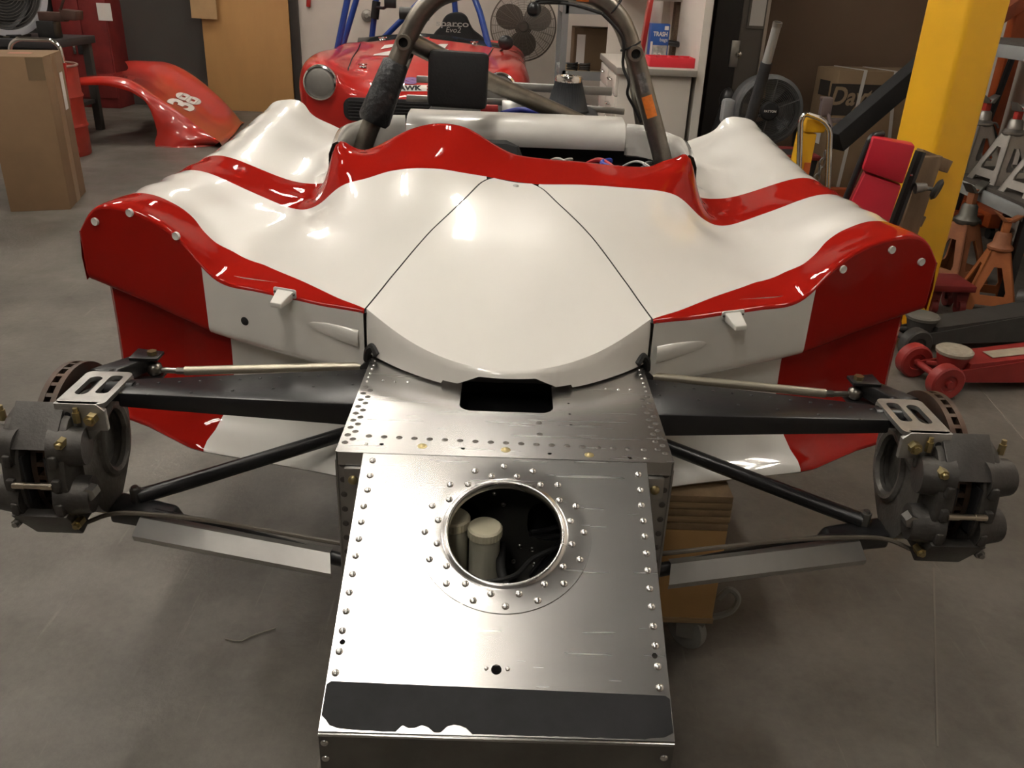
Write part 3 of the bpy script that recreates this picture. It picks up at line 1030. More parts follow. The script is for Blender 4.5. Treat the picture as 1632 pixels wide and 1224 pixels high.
# black foam / rubber stops at the nose corners
for sd in (-1, 1):
    b = B(); b.tube(smooth_path([(sd * .262, 1.452, .70), (sd * .258, 1.445, .722), (sd * .247, 1.437, .733), (sd * .238, 1.425, .722)], 5), .008, 8)
    obj('rubber_seal', b, RUBBER, CAR)
    b = B(); b.hexa([(sd * .256, 1.44, .66), (sd * .30, 1.47, .668), (sd * .30, 1.52, .668), (sd * .256, 1.5, .66)], [(sd * .256, 1.44, .705), (sd * .285, 1.462, .676), (sd * .285, 1.52, .69), (sd * .256, 1.5, .705)])
    obj('seal_bracket', b, BLACKM, CAR)

# ---------- rivets (shared meshes)
def rivet_mesh(nm, prof, m, n=10):
    q = B(); q.lathe(prof, (0, 0, 0), (0, 0, 1), n); return q.mesh(nm, m)
RV_BIG = rivet_mesh('rivet', [(0, .0026), (.002, .0025), (.0040, .0016), (.0050, .0005), (.0051, 0)], RIVET)
RV_SM = rivet_mesh('rivet', [(0, .0017), (.0018, .0014), (.0029, .0005), (.0030, 0)], RIVET)
RV_FL = rivet_mesh('rivet', [(0, .0002), (.0014, .0002), (.0017, .0008), (.0042, .0006), (.0050, .0001), (.0050, 0)], RIVETD)
SCREW = rivet_mesh('screw', [(0, .0034), (.0022, .0032), (.0044, .0018), (.005, .0008), (.0072, .0006), (.0074, 0)], BRASS, 14)
up = Vector((0, 0, 1))
def on_top(px, py, me, nm='rivet', par=None, mirror=False):
    p = P(px, py, Z=TZ)
    for s in ((1, -1) if mirror else (1,)):
        put(nm, me, par or tub_top, Matrix.Translation((p.x * s, p.y, TZ)))
cr = lambda x, y: (500 + x / 6.12, 540 + y / 6.12)
for q in ((505, 470), (482, 531), (458, 594), (434, 658), (410, 725), (386, 794), (360, 863), (332, 936), (305, 1010),
          (549, 503), (527, 565), (504, 628), (480, 695), (456, 763), (432, 831), (407, 903), (381, 977)):
    on_top(*cr(*q), RV_FL, mirror=True)
for q in ((598, 213), (585, 258), (570, 294), (552, 337), (537, 373), (521, 416), (678, 408), (796, 416), (920, 420)):
    on_top(*cr(*q), RV_SM, mirror=True)
a0, a1 = P(588, 695, Z=TZ), P(1026, 717, Z=TZ)
for k in range(19):
    p = a0.lerp(a1, k / 18)
    put('rivet', RV_FL, tub_top, Matrix.Translation((p.x, p.y, TZ)))
for q in ((859, 674), (860, 692)):
    on_top(*q, RV_FL)
for q in ((673, 711), (806, 717), (939, 725)):
    on_top(*q, SCREW, 'screw')
on_top(584, 708, RV_SM); on_top(1028, 731, RV_SM)

# ---------- sloping nose-box cover
PW = .210
pA, pB = Vector((0, TY - .003, TZ - .001)), Vector((0, .723, .546))
dv = (pA - pB); PL = dv.length; dv.normalize()
PN = Vector((1, 0, 0)).cross(dv).normalized()
def fm(x, y, h): return pB + Vector((1, 0, 0)) * x + dv * y + PN * h
def to2(px, py):
    p = Pplane(px, py, pB, PN)
    return (p.x, (p - pB).dot(dv))
HC = to2(804, 851)
e1, e2 = to2(711, 848), to2(897, 853)
HR = (e2[0] - e1[0]) / 2
HC = ((e1[0] + e2[0]) / 2, HC[1] + .001)
holes = [circ(HR + .004, 48, *HC)]
for (hx, hy, hr) in ((791, 1068, .0065), (546, 1024, .0036), (1043, 1046, .0036)):
    c2 = to2(hx, hy); holes.append(circ(hr, 16, *c2))
b = B()
b.sheet([(-PW, 0), (PW, 0), (PW, PL), (-PW, PL)], holes, .0016, fm)
cover = obj('nose_box_cover', b, ALU, CAR, angle=30, label='sloping bare aluminium cover with round access hole')
# painted charcoal band along the front edge (with chips), a thin film of paint
y_l, y_r = to2(520, 1086)[1], to2(1070, 1110)[1]
b = B()
edge = [(-PW + .001, y_l - .004)]
edge += [(-PW + .006, y_l)] + [(PW - .006, y_r), (PW - .001, y_r - .004)]
lowr = [(PW - .001, .010), (PW - .012, .0045), (PW - .03, .003)]
n_ = 46
for k in range(n_):
    x = PW - .035 - (2 * PW - .08) * k / (n_ - 1)
    chip = 0.0015 + .001 * random.random()
    if -.115 < x < -.075: chip += .006 * random.random() + .003
    if -.065 < x < -.035: chip += .009 * random.random() + .005
    lowr.append((x, chip))
lowr += [(-PW + .022, .004), (-PW + .012, .007), (-PW + .007, .013), (-PW + .001, .018)]
b.sheet(edge + lowr, [], .0003, lambda x, y, h: fm(x, y, .0016 + h))
obj('painted_band', b, DARKP, cover)
# ring flange with rolled lip
b = B()
prof = [(HR * 1.49, 0), (HR * 1.485, .0016), (HR * 1.10, .0018), (HR * 1.06, .0030), (HR * 1.03, .0052), (HR * 1.0, .0060), (HR * .975, .0050), (HR * .965, .0025), (HR * .965, -.008)]
b.lathe(prof, fm(HC[0], HC[1], .0016), PN, 72)
ring = obj('access_ring', b, ALU, cover, angle=60, label='riveted ring flange round the access hole')
Mn = lambda c2, h: frame(fm(c2[0], c2[1], h), PN)
for k in range(16):
    a = math.radians(92 - 22.5 * k)
    put('rivet', RV_BIG, ring, Mn((HC[0] + HR * 1.36 * math.cos(a), HC[1] + HR * 1.36 * math.sin(a)), .0034))
    a += math.radians(11.0)
    put('rivet', RV_BIG, ring, Mn((HC[0] + HR * 1.165 * math.cos(a), HC[1] + HR * 1.165 * math.sin(a)), .0034))
# rivets down both edges
L_ = [(594, 735), (590, 759), (586, 782), (580, 808), (576, 833), (572, 860), (567, 887), (562, 916), (557, 945), (552, 975), (546, 1006), (541, 1039), (535, 1073)]
R_ = [(1017, 757), (1020, 782), (1022, 806), (1025, 831), (1027, 856), (1030, 883), (1032, 910), (1035, 939), (1038, 968), (1041, 999), (1044, 1030), (1048, 1063), (1051, 1097)]
for q in L_ + R_:
    put('rivet', RV_BIG, cover, Mn(to2(*q), .0016))
for q in ((775, 1066), (809, 1067)):
    put('rivet', RV_SM, cover, Mn(to2(*q), .0016))
# nose box: sides and front
b = B()
for sd in (-1, 1):
    b.hexa([(sd * (PW - .002), .7235, .33), (sd * PW, .7235, .33), (sd * PW, TY, .43), (sd * (PW - .002), TY, .43)],
           [(sd * (PW - .002), .7235, .5455), (sd * PW, .7235, .5455), (sd * PW, TY, TZ - .003), (sd * (PW - .002), TY, TZ - .003)])
b.hexa([(-PW, .721, .33), (PW, .721, .33), (PW, TY, .43), (-PW, TY, .43)], [(-PW, .721, .332), (PW, .721, .332), (PW, TY, .432), (-PW, TY, .432)])
obj('nose_box_sides', b, ALUD, CAR)
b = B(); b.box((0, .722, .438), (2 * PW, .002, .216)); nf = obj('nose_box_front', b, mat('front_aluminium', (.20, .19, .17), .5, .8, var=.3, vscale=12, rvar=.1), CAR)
b = B(); b.box((0, .7205, .5445), (2 * PW, .004, .004), .001); obj('front_edge', b, ALU, nf)
for q in ((517, 1184), (519, 1209), (1058, 1208)):
    p = P(*q, Y=.7205)
    put('rivet', RV_BIG, nf, frame(p, (0, -1, 0), up))
# rivets on the bulkhead flanges
for sd in (-1, 1):
    for k in range(9):
        put('rivet', RV_FL, tub_top, frame(Vector((sd * .243, TY + .0025, .688 - .0265 * k)), (0, -1, 0), up))
b = B(); b.box((0, .83, .46), (.40, .19, .004)); b.box((0, .735, .50), (.40, .004, .07)); obj('nose_box_shade', b, BLACKM, CAR)  # black sheets added so the hole in the cover looks dark inside
# ---------- inside the nose box
BULK = mat('bulkhead_dark', (.07, .068, .062), .5, .6)
b = B()
big = [circ(.030, 20, -.065, .575), rrect(.07, .075, .028, 5, .075, .57)]
b.sheet([(-.2, .44), (.2, .44), (.2, .70), (-.2, .70)], big, .002, lambda x, y, h: Vector((x, 1.135 - h, y)))
bk = obj('bulkhead', b, BULK, CAR)
b = B(); b.box((0, 1.20, .55), (.4, .01, .28)); obj('footwell_back', b, BLACKM, CAR)
for (x, z) in ((.03, .52), (.05, .515), (.02, .49), (.055, .485), (.0, .60), (-.015, .62)):
    put('rivet', RV_BIG, bk, frame(Vector((x, 1.1325, z)), (0, -1, 0), up))
for (px, py, dia, yy) in ((773, 838, .052, 1.03), (722, 822, .052, 1.045)):
    ct = P(px, py, Y=yy)
    b = B(); b.cyl((ct.x, ct.y, .47), (ct.x, ct.y, ct.z - .016), dia / 2 - .003, dia / 2 - .003, 28)
    rs = obj('fluid_reservoir', b, PLASTW, CAR, label='translucent white fluid reservoir')
    b = B()
    rows = []
    for (r_, h_) in ((.0, .0), (dia * .30, .001), (dia * .44, 0), (dia * .5, -.003), (dia * .5, -.015), (dia * .46, -.017)):
        rows.append([Vector((ct.x, ct.y, ct.z + h_)) + Vector((math.cos(math.pi * k / 30), math.sin(math.pi * k / 30), 0)) * max(1e-5, r_ * (1 - (.035 if (k % 2 and r_ > dia * .45) else 0))) for k in range(60)])
    b.grid(rows, wrap=True)
    obj('ribbed_cap', b, mat('cap_plastic', (.62, .58, .43), .5), rs)
b = B(); b.tube(smooth_path([P(800, 868, Y=1.05), P(798, 905, Y=1.0), P(806, 935, Y=.96)], 6), .007, 10); obj('hose', b, RUBBER, CAR)
b = B(); b.tube(smooth_path([P(770, 930, Y=.95), P(820, 918, Y=.98), P(850, 890, Y=1.03), P(900, 868, Y=1.06)], 6), .004, 8); obj('hose', b, RUBBER, CAR)
for (y0, y1) in ((848, 835), (852, 852), (915, 850), (920, 865)):
    b = B(); b.tube(smooth_path([P(845, y0, Y=1.05), P(870, (y0 + y1) / 2 + 3, Y=1.06), P(905, y1, Y=1.06)], 6), .0035, 8); obj('cable', b, BLACK, CAR)

# ---------- suspension corners
def corner(sd):
    X = lambda v: sd * v
    # upper arm: tapered riveted box
    b = B()
    b.hexa([(X(.245), 1.268, .657), (X(.245), 1.412, .657), (X(.655), 1.330, .678), (X(.655), 1.275, .675)],
           [(X(.245), 1.268, .700), (X(.245), 1.412, .702), (X(.655), 1.330, .703), (X(.655), 1.275, .702)], 0, .004)
    b.tube([(X(.64), 1.31, .688), (X(.70), 1.31, .688)], .018, 12)
    b.tube([(X(.70), 1.25, .688), (X(.70), 1.37, .688)], .014, 12)
    arm = obj('upper_wishbone', b, BLACK, CAR, label='black tapered upper wishbone box')
    for k in range(12):
        x = .27 + .033 * k
        yb = 1.405 - .165 * (x - .25) / .405 * .50
        put('rivet', RVB, arm, Matrix.Translation((X(x), yb - .016, .7020 + .001 * (x - .25) / .4)))
        if k % 2 == 0:
            put('rivet', RVB, arm, Matrix.Translation((X(x), 1.40 - .14 * (x - .25) / .405 * .6 - .055, .7016 + .001 * (x - .25) / .4)))
    # steering tie rod with rod end
    b = B(); b.tube([(X(.60), 1.435, .672), (X(.22), 1.47, .682)], .0085, 12)
    tr = obj('tie_rod', b, mat('rod_steel', (.42, .385, .31), .42, .8), CAR)
    b = B(); b.cyl((X(.60), 1.435, .672), (X(.615), 1.434, .672), .007, .007, 6); b.cyl((X(.61), 1.434, .672), (X(.645), 1.432, .674), .0055); b.ball((X(.655), 1.432, .676), .015, 0, 2)
    obj('rod_end', b, mat('rod_end_steel', (.35, .33, .30), .3, 1.0), tr)
    # lower wishbone: rear leg, front leg under an alloy fairing, outer block
    b = B()
    b.tube([(X(.25), 1.555, .515), (X(.60), 1.332, .487), (X(.66), 1.295, .483)], .0145, 12)
    b.tube([(X(.25), 1.165, .452), (X(.50), 1.235, .462), (X(.62), 1.265, .466)], .012, 10)
    lw = obj('lower_wishbone', b, BLACK, CAR, label='black tubular lower wishbone')
    b = B(); b.hexa([(X(.575), 1.235, .448), (X(.70), 1.26, .448), (X(.70), 1.32, .448), (X(.575), 1.29, .448)],
                    [(X(.585), 1.235, .476), (X(.70), 1.26, .478), (X(.70), 1.32, .478), (X(.585), 1.285, .476)], 0, .006)
    obj('outer_block', b, BLACK, lw)
    b = B(); b.cyl((X(.662), 1.293, .475), (X(.662), 1.293, .502), .010, .010, 6); b.cyl((X(.662), 1.293, .50), (X(.662), 1.293, .506), .006, .006, 8); obj('bolt', b, ALUD, lw)
    b = B(); b.cyl((X(.69), 1.285, .463), (X(.73), 1.29, .464), .012, .012, 6); b.tube([(X(.72), 1.29, .464), (X(.76), 1.292, .466)], .010, 10); obj('adjuster', b, BRASS, lw)
    A_, E_ = Vector((X(.288), 1.165, .470)), Vector((X(.632), 1.232, .482))
    ax = (E_ - A_).normalized()
    vv = Vector((0, -.80, -.60)); vv = (vv - ax * vv.dot(ax)).normalized()
    b = B()
    t_ = ax.cross(vv) * .0006
    b.grid([[A_, E_], [A_ + vv * .034 - ax * .012, E_ + vv * .034 + ax * .02 * 0], [A_ + vv * .0355 + Vector((0, .006, -.012)) - ax * .012, E_ + vv * .0355 + Vector((0, .006, -.012))]])
    b.grid([[A_, E_], [A_ + Vector((0, .022, -.006)), E_ + Vector((0, .022, -.006))]])
    obj('alloy_fairing', b, mat('fairing_aluminium', (.52, .51, .49), .38, 1.0, var=.12, vscale=9), lw, angle=20, label='bent aluminium cover strip')
    b = B(); b.tube(smooth_path([(X(.245), 1.18, .476), (X(.30), 1.188, .478), (X(.5), 1.228, .482), (X(.62), 1.24, .484), (X(.68), 1.238, .484), (X(.715), 1.222, .478), (X(.74), 1.205, .474), (X(.748), 1.19, .50), (X(.742), 1.185, .545)], 6), .0042, 8)
    obj('brake_hose', b, mat('hose_brown', (.10, .085, .065), .5), CAR)
    # upright casting with oval opening (lies in the y-z plane)
    b = B()
    oval = [(1.328 + .044 * math.cos(2 * math.pi * k / 28), .585 + .058 * math.sin(2 * math.pi * k / 28)) for k in range(28)]
    outl = [(1.225, .52), (1.245, .485), (1.275, .462), (1.305, .462), (1.34, .49), (1.375, .53), (1.395, .58), (1.395, .625), (1.375, .655), (1.345, .672), (1.29, .678), (1.235, .668), (1.215, .64), (1.212, .57)]
    t2 = smooth_path([Vector((p[0], p[1], 0)) for p in outl + [outl[0]]], 4)[:-1]
    b.sheet([(p.x, p.y) for p in t2], [oval], .040, lambda y, z, h: Vector((X(.700 + h), y, z)))
    # rolled inner rim of the opening and web across it
    b.tube([Vector((X(.703), y, z)) for (y, z) in [(1.328 + .050 * math.cos(2 * math.pi * k / 32), .585 + .064 * math.sin(2 * math.pi * k / 32)) for k in range(32)]], .010, 8, closed=True)
    b.tube([Vector((X(.71), 1.25, .615)), Vector((X(.705), 1.36, .655))], .012, 8)
    b.box((X(.74), 1.235, .575), (.05, .05, .13), .015)
    b.cyl((X(.72), 1.325, .578), (X(.80), 1.325, .578), .055, .045, 24)
    b.box((X(.715), 1.245, .655), (.07, .05, .03), .006)
    upr = obj('upright', b, CASTM, CAR, label='grey cast upright')
    # machined top bracket with two slots
    b = B()
    b.sheet(rrect(.080, .125, .012, 4), [rrect(.022, .070, .008, 4, -.018 * sd, .012), rrect(.022, .070, .010, 4, .014 * sd, .006)], .008,
            lambda x, y, h: Vector((X(.692) + x, 1.283 + y, .700 + h)))
    b.prism([(-.040, -.024), (.040, -.024), (.040, .012), (.028, .024), (-.040, .024)] if sd < 0 else [(-.040, -.024), (.040, -.024), (.040, .024), (-.028, .024), (-.040, .012)],
            .010, Matrix.Translation((X(.692), 1.224, .684)) @ Matrix.Rotation(math.pi / 2, 4, 'X'), 0, .001)
    b.box((X(.692), 1.342, .68), (.075, .008, .045), .002)
    br = obj('upright_bracket', b, mat('machined_aluminium', (.45, .44, .42), .4, .9, var=.15, vscale=40), CAR, angle=30)
    b = B(); b.cyl((X(.672), 1.219, .684), (X(.672), 1.206, .684), .0105, .0105, 6); b.cyl((X(.672), 1.208, .684), (X(.672), 1.202, .684), .006, .006, 8); obj('bolt', b, BRASS, br)
    b = B(); b.lathe([(0, 0), (.005, 0)], (X(.712), 1.2185, .688), (0, -1, 0), 12); obj('bolt_hole', b, BLACKM, br)
    # steering arm and clevis
    b = B()
    b.hexa([(X(.70), 1.36, .668), (X(.745), 1.37, .668), (X(.685), 1.45, .672), (X(.655), 1.44, .672)], [(X(.70), 1.36, .70), (X(.745), 1.37, .70), (X(.685), 1.45, .70), (X(.655), 1.44, .70)], 0, .004)
    b.hexa([(X(.69), 1.41, .700), (X(.69), 1.455, .700), (X(.640), 1.45, .698), (X(.640), 1.415, .698)], [(X(.69), 1.41, .706), (X(.69), 1.455, .706), (X(.640), 1.45, .704), (X(.640), 1.415, .704)], 0, .001)
    b.hexa([(X(.69), 1.41, .658), (X(.69), 1.455, .658), (X(.640), 1.45, .658), (X(.640), 1.415, .658)], [(X(.69), 1.41, .664), (X(.69), 1.455, .664), (X(.640), 1.45, .664), (X(.640), 1.415, .664)], 0, .001)
    sa = obj('steering_arm', b, BLACK, CAR)
    b = B(); b.cyl((X(.655), 1.432, .704), (X(.655), 1.432, .712), .009, .009, 6); obj('bolt', b, BRASS, sa)
    # vented disc
    b = B()
    DC, DR = Vector((X(.758), 1.325, .585)), .137
    n = 72
    for (x0, x1) in ((-.0145, -.0055), (.0055, .0145)):
        b.lathe([(.075, x0), (DR, x0), (DR, x1), (.075, x1)], DC, (1, 0, 0), n, close=True)
    b.lathe([(.075, -.0055), (.112, -.0055), (.112, .0055), (.075, .0055)], DC, (1, 0, 0), 48, close=True)
    for k in range(36):
        a = 2 * math.pi * k / 36
        c = DC + Vector((0, math.cos(a), math.sin(a))) * .1235
        b.box(c, (.0112, .026, .0075), 0, rot=Matrix.Rotation(a, 4, 'X'))
    b.lathe([(.05, -.02), (.078, -.012), (.078, .012), (.05, .02)], DC, (1, 0, 0), 32, close=True)
    obj('brake_disc', b, DISC, CAR, angle=30, label='vented iron brake disc')
    # four-piston caliper ahead of the disc, leaning slightly
    CM = Matrix.Translation((X(.758), 1.325, .585)) @ Matrix.Rotation(math.radians(-5), 4, 'X')
    L = lambda x, y, z: CM @ Vector((sd * x, y, z))     # x outboard(+), y forward is negative
    cal = B()
    # halves as extruded outlines
    def half(x0, x1, mirror):
        o_ = [(-.070, .085), (-.098, .098), (-.125, .088), (-.146, .064), (-.158, .030), (-.160, -.012), (-.154, -.05), (-.138, -.085), (-.112, -.103), (-.085, -.098), (-.075, -.07), (-.078, 0), (-.074, .06)]
        t = B(); t.prism([(p[0], p[1]) for p in o_], abs(x1 - x0), None, 0, .006)
        R = Matrix(((0, 0, 1, (x0 + x1) / 2 * sd), (1, 0, 0, 0), (0, 1, 0, 0), (0, 0, 0, 1)))
        cal.join(t.bm, CM @ R)
        for (cy, cz) in ((-.118, .042), (-.120, -.045)):
            xa, xb = (x1, x1 + .022) if x1 > 0 else (x0, x0 - .022)
            cal.cyl(L(xa * 1.0 - (.03 if x1 > 0 else -.03), cy - .012, cz), L(xb, cy - .004, cz), .036, .031, 22)
    half(.020, .052, False)
    half(-.052, -.020, True)
    # bridges: top plate, bottom plate
    cal.hexa([L(-.040, -.150, .058), L(.040, -.150, .058), L(.040, -.100, .100), L(-.040, -.100, .100)],
             [L(-.040, -.163, .050), L(.040, -.163, .050), L(.040, -.106, .112), L(-.040, -.106, .112)], 0, .002)
    cal.hexa([L(-.046, -.148, -.062), L(.046, -.148, -.062), L(.046, -.095, -.112), L(-.046, -.095, -.112)],
             [L(-.046, -.166, -.068), L(.046, -.166, -.068), L(.040, -.112, -.130), L(-.040, -.112, -.130)], 0, .003)
    for s2 in (-1, 1):
        for zc in (.030, -.012, -.055):
            cal.box(L(s2 * .036, -.158, zc), (.014, .020, .022), .004)
    c_o = obj('brake_caliper', cal, CALM, CAR, angle=35, label='dark grey four-piston brake caliper')
    b = B(); b.tube([L(-.032, -.165, -.012), L(-.013, -.165, -.012)], .006, 12); b.tube([L(-.013, -.165, -.012), L(.013, -.165, -.012)], .0052, 12); b.tube([L(.013, -.165, -.012), L(.032, -.165, -.012)], .006, 12)
    obj('pad_pin', b, mat('pin_steel', (.62, .55, .45), .3, 1.0), c_o)
    for s2 in (-1, 1):
        b = B(); b.box(L(s2 * .0235, -.135, -.008), (.014, .035, .085), .002); obj('brake_pad', b, BLACKM, c_o)
    for (x_, y_, z_, m_) in ((-.050, -.155, .060, BRASS), (-.050, -.142, -.092, BRASS), (.050, -.142, -.092, ALUD)):
        b = B(); p = L(x_, y_, z_); b.cyl(p + Vector((0, .012, 0)), p + Vector((0, -.006, 0)), .0085, .0085, 6); b.cyl(p + Vector((0, -.004, 0)), p + Vector((0, -.012, .0)), .0055, .0045, 10); obj('bolt', b, m_, c_o)
    for x_ in (-.062, .058):
        b = B(); p = L(x_, -.118, .082); b.cyl(p, p + Vector((0, 0, .018)), .006, .006, 6); b.cyl(p + Vector((0, 0, .016)), p + Vector((0, 0, .026)), .004, .004, 8); obj('bleed_screw', b, BRASS, c_o)
    b = B(); p = L(-.078, -.13, -.032); b.cyl(p, p + Vector((0, -.02, 0)), .012, .012, 6); obj('hose_union', b, ALUD, c_o)
RVB = rivet_mesh('rivet', [(0, .0014), (.0016, .0012), (.003, .0003), (.0031, 0)], BLACK)
for sd in (-1, 1):
    corner(sd)
# ================================================================== WORKSHOP, LEFT SIDE
CARD = mat('cardboard', (.22, .135, .070), .85, var=.10, vscale=5)
CARD2 = mat('cardboard_tape', (.27, .175, .095), .4)
CARDG = mat('cardboard_dark', (.15, .098, .052), .85, var=.15, vscale=4)
REDP = mat('red_enamel', (.42, .022, .016), .35, coat=.5, var=.12, vscale=6)
REDD = mat('red_enamel_dull', (.22, .020, .018), .55, var=.3, vscale=5)
PLY = mat('plywood_face', (.50, .275, .10), .65, var=.10, vscale=4, stretch=(1, 1, .25))
PLYE = mat('plywood_edge', (.30, .20, .10), .75, var=.3, vscale=30, stretch=(.4, .4, 6))
GREYP = mat('grey_enamel', (.27, .28, .28), .5, var=.08)
DGREY = mat('dark_grey_paint', (.055, .050, .045), .6, var=.1)
WCAB = mat('white_laminate', (.62, .575, .52), .5)
YEL = mat('safety_yellow', (.80, .43, .010), .45, var=.06, vscale=5)
ORA = mat('hoist_orange', (.40, .075, .015), .5, var=.25, vscale=8)
ORB = mat('stand_orange_brown', (.30, .105, .04), .6, var=.3, vscale=12)
PAPER = mat('paper_white', (.68, .64, .60), .8)
BLUEC = mat('cage_blue', (.012, .055, .30), .35, coat=.5)
TIMB = mat('rough_timber', (.20, .13, .075), .85, var=.35, vscale=14, stretch=(1, 1, .2))
V = Vector

def rod(p, q, r, m, nm, par, n=10, world=True):
    b = B(); b.cyl(p, q, r, r, n); return obj(nm, b, m, par, world)

# ---------- tall cardboard box
c0, c1, c2 = P(113, 334, Z=0), P(17, 338, Z=0), P(137, 306, Z=0)
c3 = c1 + (c2 - c0)
hb = P(67, 92, Y=c0.y).z
t = thing('cardboard_box', 'tall brown cardboard carton taped shut, standing in front of the red drum', 'box', ((c0 + c3) / 2))
up_ = V((0, 0, hb))
b = B(); b.hexa([c1, c0, c2, c3], [c1 + up_, c0 + up_, c2 + up_, c3 + up_], 0, .004); obj('carton', b, CARD, t)
ex = (c0 - c1).normalized(); ey = (c2 - c0).normalized(); W_, D_ = (c0 - c1).length, (c2 - c0).length
for k in range(2):
    a, e = k * .5 + .004, k * .5 + .496
    q = [c1 + ey * (D_ * a) + up_, c0 + ey * (D_ * a) + up_, c0 + ey * (D_ * e) + up_, c1 + ey * (D_ * e) + up_]
    b = B(); b.hexa(q, [v + V((0, 0, .004)) for v in q]); obj('flap', b, CARD, t)
def strip(p, u, v, n, m, nm, par, off=.0012):
    b = B(); q = [p, p + u, p + u + v, p + v]; b.hexa([x + n * .0002 for x in q], [x + n * off for x in q]); return obj(nm, b, m, par)
nr, nf_ = ex, -ey
strip(c0 + ey * (D_ * .40), ey * (D_ * .22), up_ * 1.0, nr, CARD2, 'tape', t)
strip(c0 + ey * (D_ * .70) + up_ * .62, ey * (D_ * .16), up_ * .25, nr, PAPER, 'shipping_label', t)
strip(c0 - ex * .09 + up_ * .86, ex * .088, up_ * .14, nf_, CARDG, 'tape', t)
strip(c1 + up_ + V((0, 0, .004)) + ex * (W_ * .30) + ey * (D_ * .45), ex * .12, ey * .06, V((0, 0, 1)), mat('stamp_pink', (.42, .16, .12), .8), 'printed_mark', t)

# ---------- hand truck behind the carton
base = (c3 + c2) / 2 + V((.0, .16, 0)); base.z = 0
t = thing('hand_truck', 'hand truck with bent chrome handle behind the tall carton', 'hand truck', base)
yh = base.y
hp = [P(14, 100, Y=yh), P(17, 70, Y=yh), P(28, 62, Y=yh), P(82, 64, Y=yh), P(95, 74, Y=yh), P(101, 100, Y=yh)]
b = B(); b.tube(fillet(hp, .05, 4), .013, 10); obj('handle', b, CHROME, t)
for q in (hp[0], hp[-1]):
    b = B(); b.cyl(V((q.x * .55 + (hp[0].x + hp[-1].x) * .225, yh, .12)), q, .017, .017, 10); obj('frame_tube', b, REDP, t)
for z in (.25, .55, .8):
    b = B(); b.box(((hp[0].x + hp[-1].x) / 2, yh, z), (abs(hp[-1].x - hp[0].x), .012, .035)); obj('cross_bar', b, REDP, t)
for x in (hp[0].x + .05, hp[-1].x - .24):
    b = B(); b.lathe([(.03, -.03), (.105, -.032), (.12, -.015), (.12, .015), (.105, .032), (.03, .03)], (x, yh + .06, .12), (1, 0, 0), 20, close=True); obj('wheel', b, RUBBER, t)

# ---------- red drum
db = P(131, 250, Z=0); DRr = .26
dc = V((db.x - DRr * .93, db.y + DRr * .3, 0))
dh = P(118, 106, Y=dc.y - .05).z
t = thing('oil_drum', 'red ribbed steel drum behind the tall carton', 'drum', dc)
pr = [(0, .012), (DRr - .012, .012), (DRr - .006, 0), (DRr, .008), (DRr, dh * .30), (DRr + .011, dh * .335), (DRr, dh * .37), (DRr, dh * .63), (DRr + .011, dh * .665), (DRr, dh * .70), (DRr, dh - .01), (DRr - .014, dh - .018), (0, dh - .018)]
b = B(); b.lathe(pr, dc, (0, 0, 1), 36); obj('drum_shell', b, mat('drum_red', (.40, .035, .018), .5, var=.3, vscale=6), t)
b = B(); b.tube([dc + V((DRr * math.cos(a), DRr * math.sin(a), dh)) for a in np.linspace(0, 2 * math.pi, 37)[:-1]], .009, 8, closed=True); obj('rim', b, mat('rim_worn', (.35, .22, .18), .5, .3), t)
b = B(); b.cyl(dc + V((.1, -.08, dh - .02)), dc + V((.1, -.08, dh - .004)), .03, .03, 12); obj('bung', b, CHROME, t)

# ---------- workbench with vise, shop fan
bz = P(40, 62, Y=7.3).z
bx0, bx1 = -6.1, P(92, 70, Y=7.3).x
t = thing('workbench', 'dark steel workbench against the left wall behind the carton', 'workbench', ((bx0 + bx1) / 2, 7.6, 0))
b = B(); b.box(((bx0 + bx1) / 2, 7.6, bz - .03), (bx1 - bx0, .75, .06), .005); obj('bench_top', b, mat('bench_dark', (.03, .03, .032), .5), t)
for x in (bx0 + .06, bx1 - .06):
    for y in (7.28, 7.92):
        b = B(); b.box((x, y, (bz - .06) / 2), (.06, .06, bz - .06)); obj('leg', b, DGREY, t)
b = B(); b.box(((bx0 + bx1) / 2, 7.6, .25), (bx1 - bx0 - .1, .6, .03)); obj('shelf', b, DGREY, t)
va = P(86, 27, Y=7.45)
t = thing('bench_vise', 'rust brown bench vise on the dark workbench', 'vise', (va.x, 7.5, bz))
vm = mat('vise_brown', (.10, .055, .042), .55, .3, var=.3, vscale=12)
zc = va.z
b = B(); b.box((va.x - .08, 7.5, bz + (zc - bz) * .4), (.14, .14, (zc - bz) * .8), .01); obj('base', b, BLACK, t)
b = B(); b.box((va.x - .03, 7.5, zc), (.22, .07, .07), .008); obj('slide', b, vm, t)
b = B(); b.hexa([(va.x + .08, 7.43, zc - .02), (va.x + .18, 7.43, zc - .02), (va.x + .18, 7.57, zc - .02), (va.x + .08, 7.57, zc - .02)], [(va.x + .05, 7.43, zc + .06), (va.x + .19, 7.43, zc + .05), (va.x + .19, 7.57, zc + .05), (va.x + .05, 7.57, zc + .06)], 0, .006); obj('jaw', b, vm, t)
b = B(); b.tube([(va.x + .08, 7.42, zc + .06), (va.x + .16, 7.40, zc + .20)], .011, 8); obj('handle_bar', b, vm, t)
fc = P(14, 2, Y=7.35)
t = thing('shop_fan', 'black drum shop fan with pale grey rim on the workbench end', 'fan', (fc.x - .14, 7.45, bz))
rr0 = .33
zb_ = bz
fcz = zb_ + rr0 + .02
fcv = V((fc.x - .14, 7.45, fcz))
axf = V((.80, -.60, 0)).normalized()
b = B(); b.lathe([(rr0 - .03, -.16), (rr0, -.15), (rr0, .12), (rr0 - .03, .13)], fcv, axf, 40); obj('drum', b, BLACK, t)
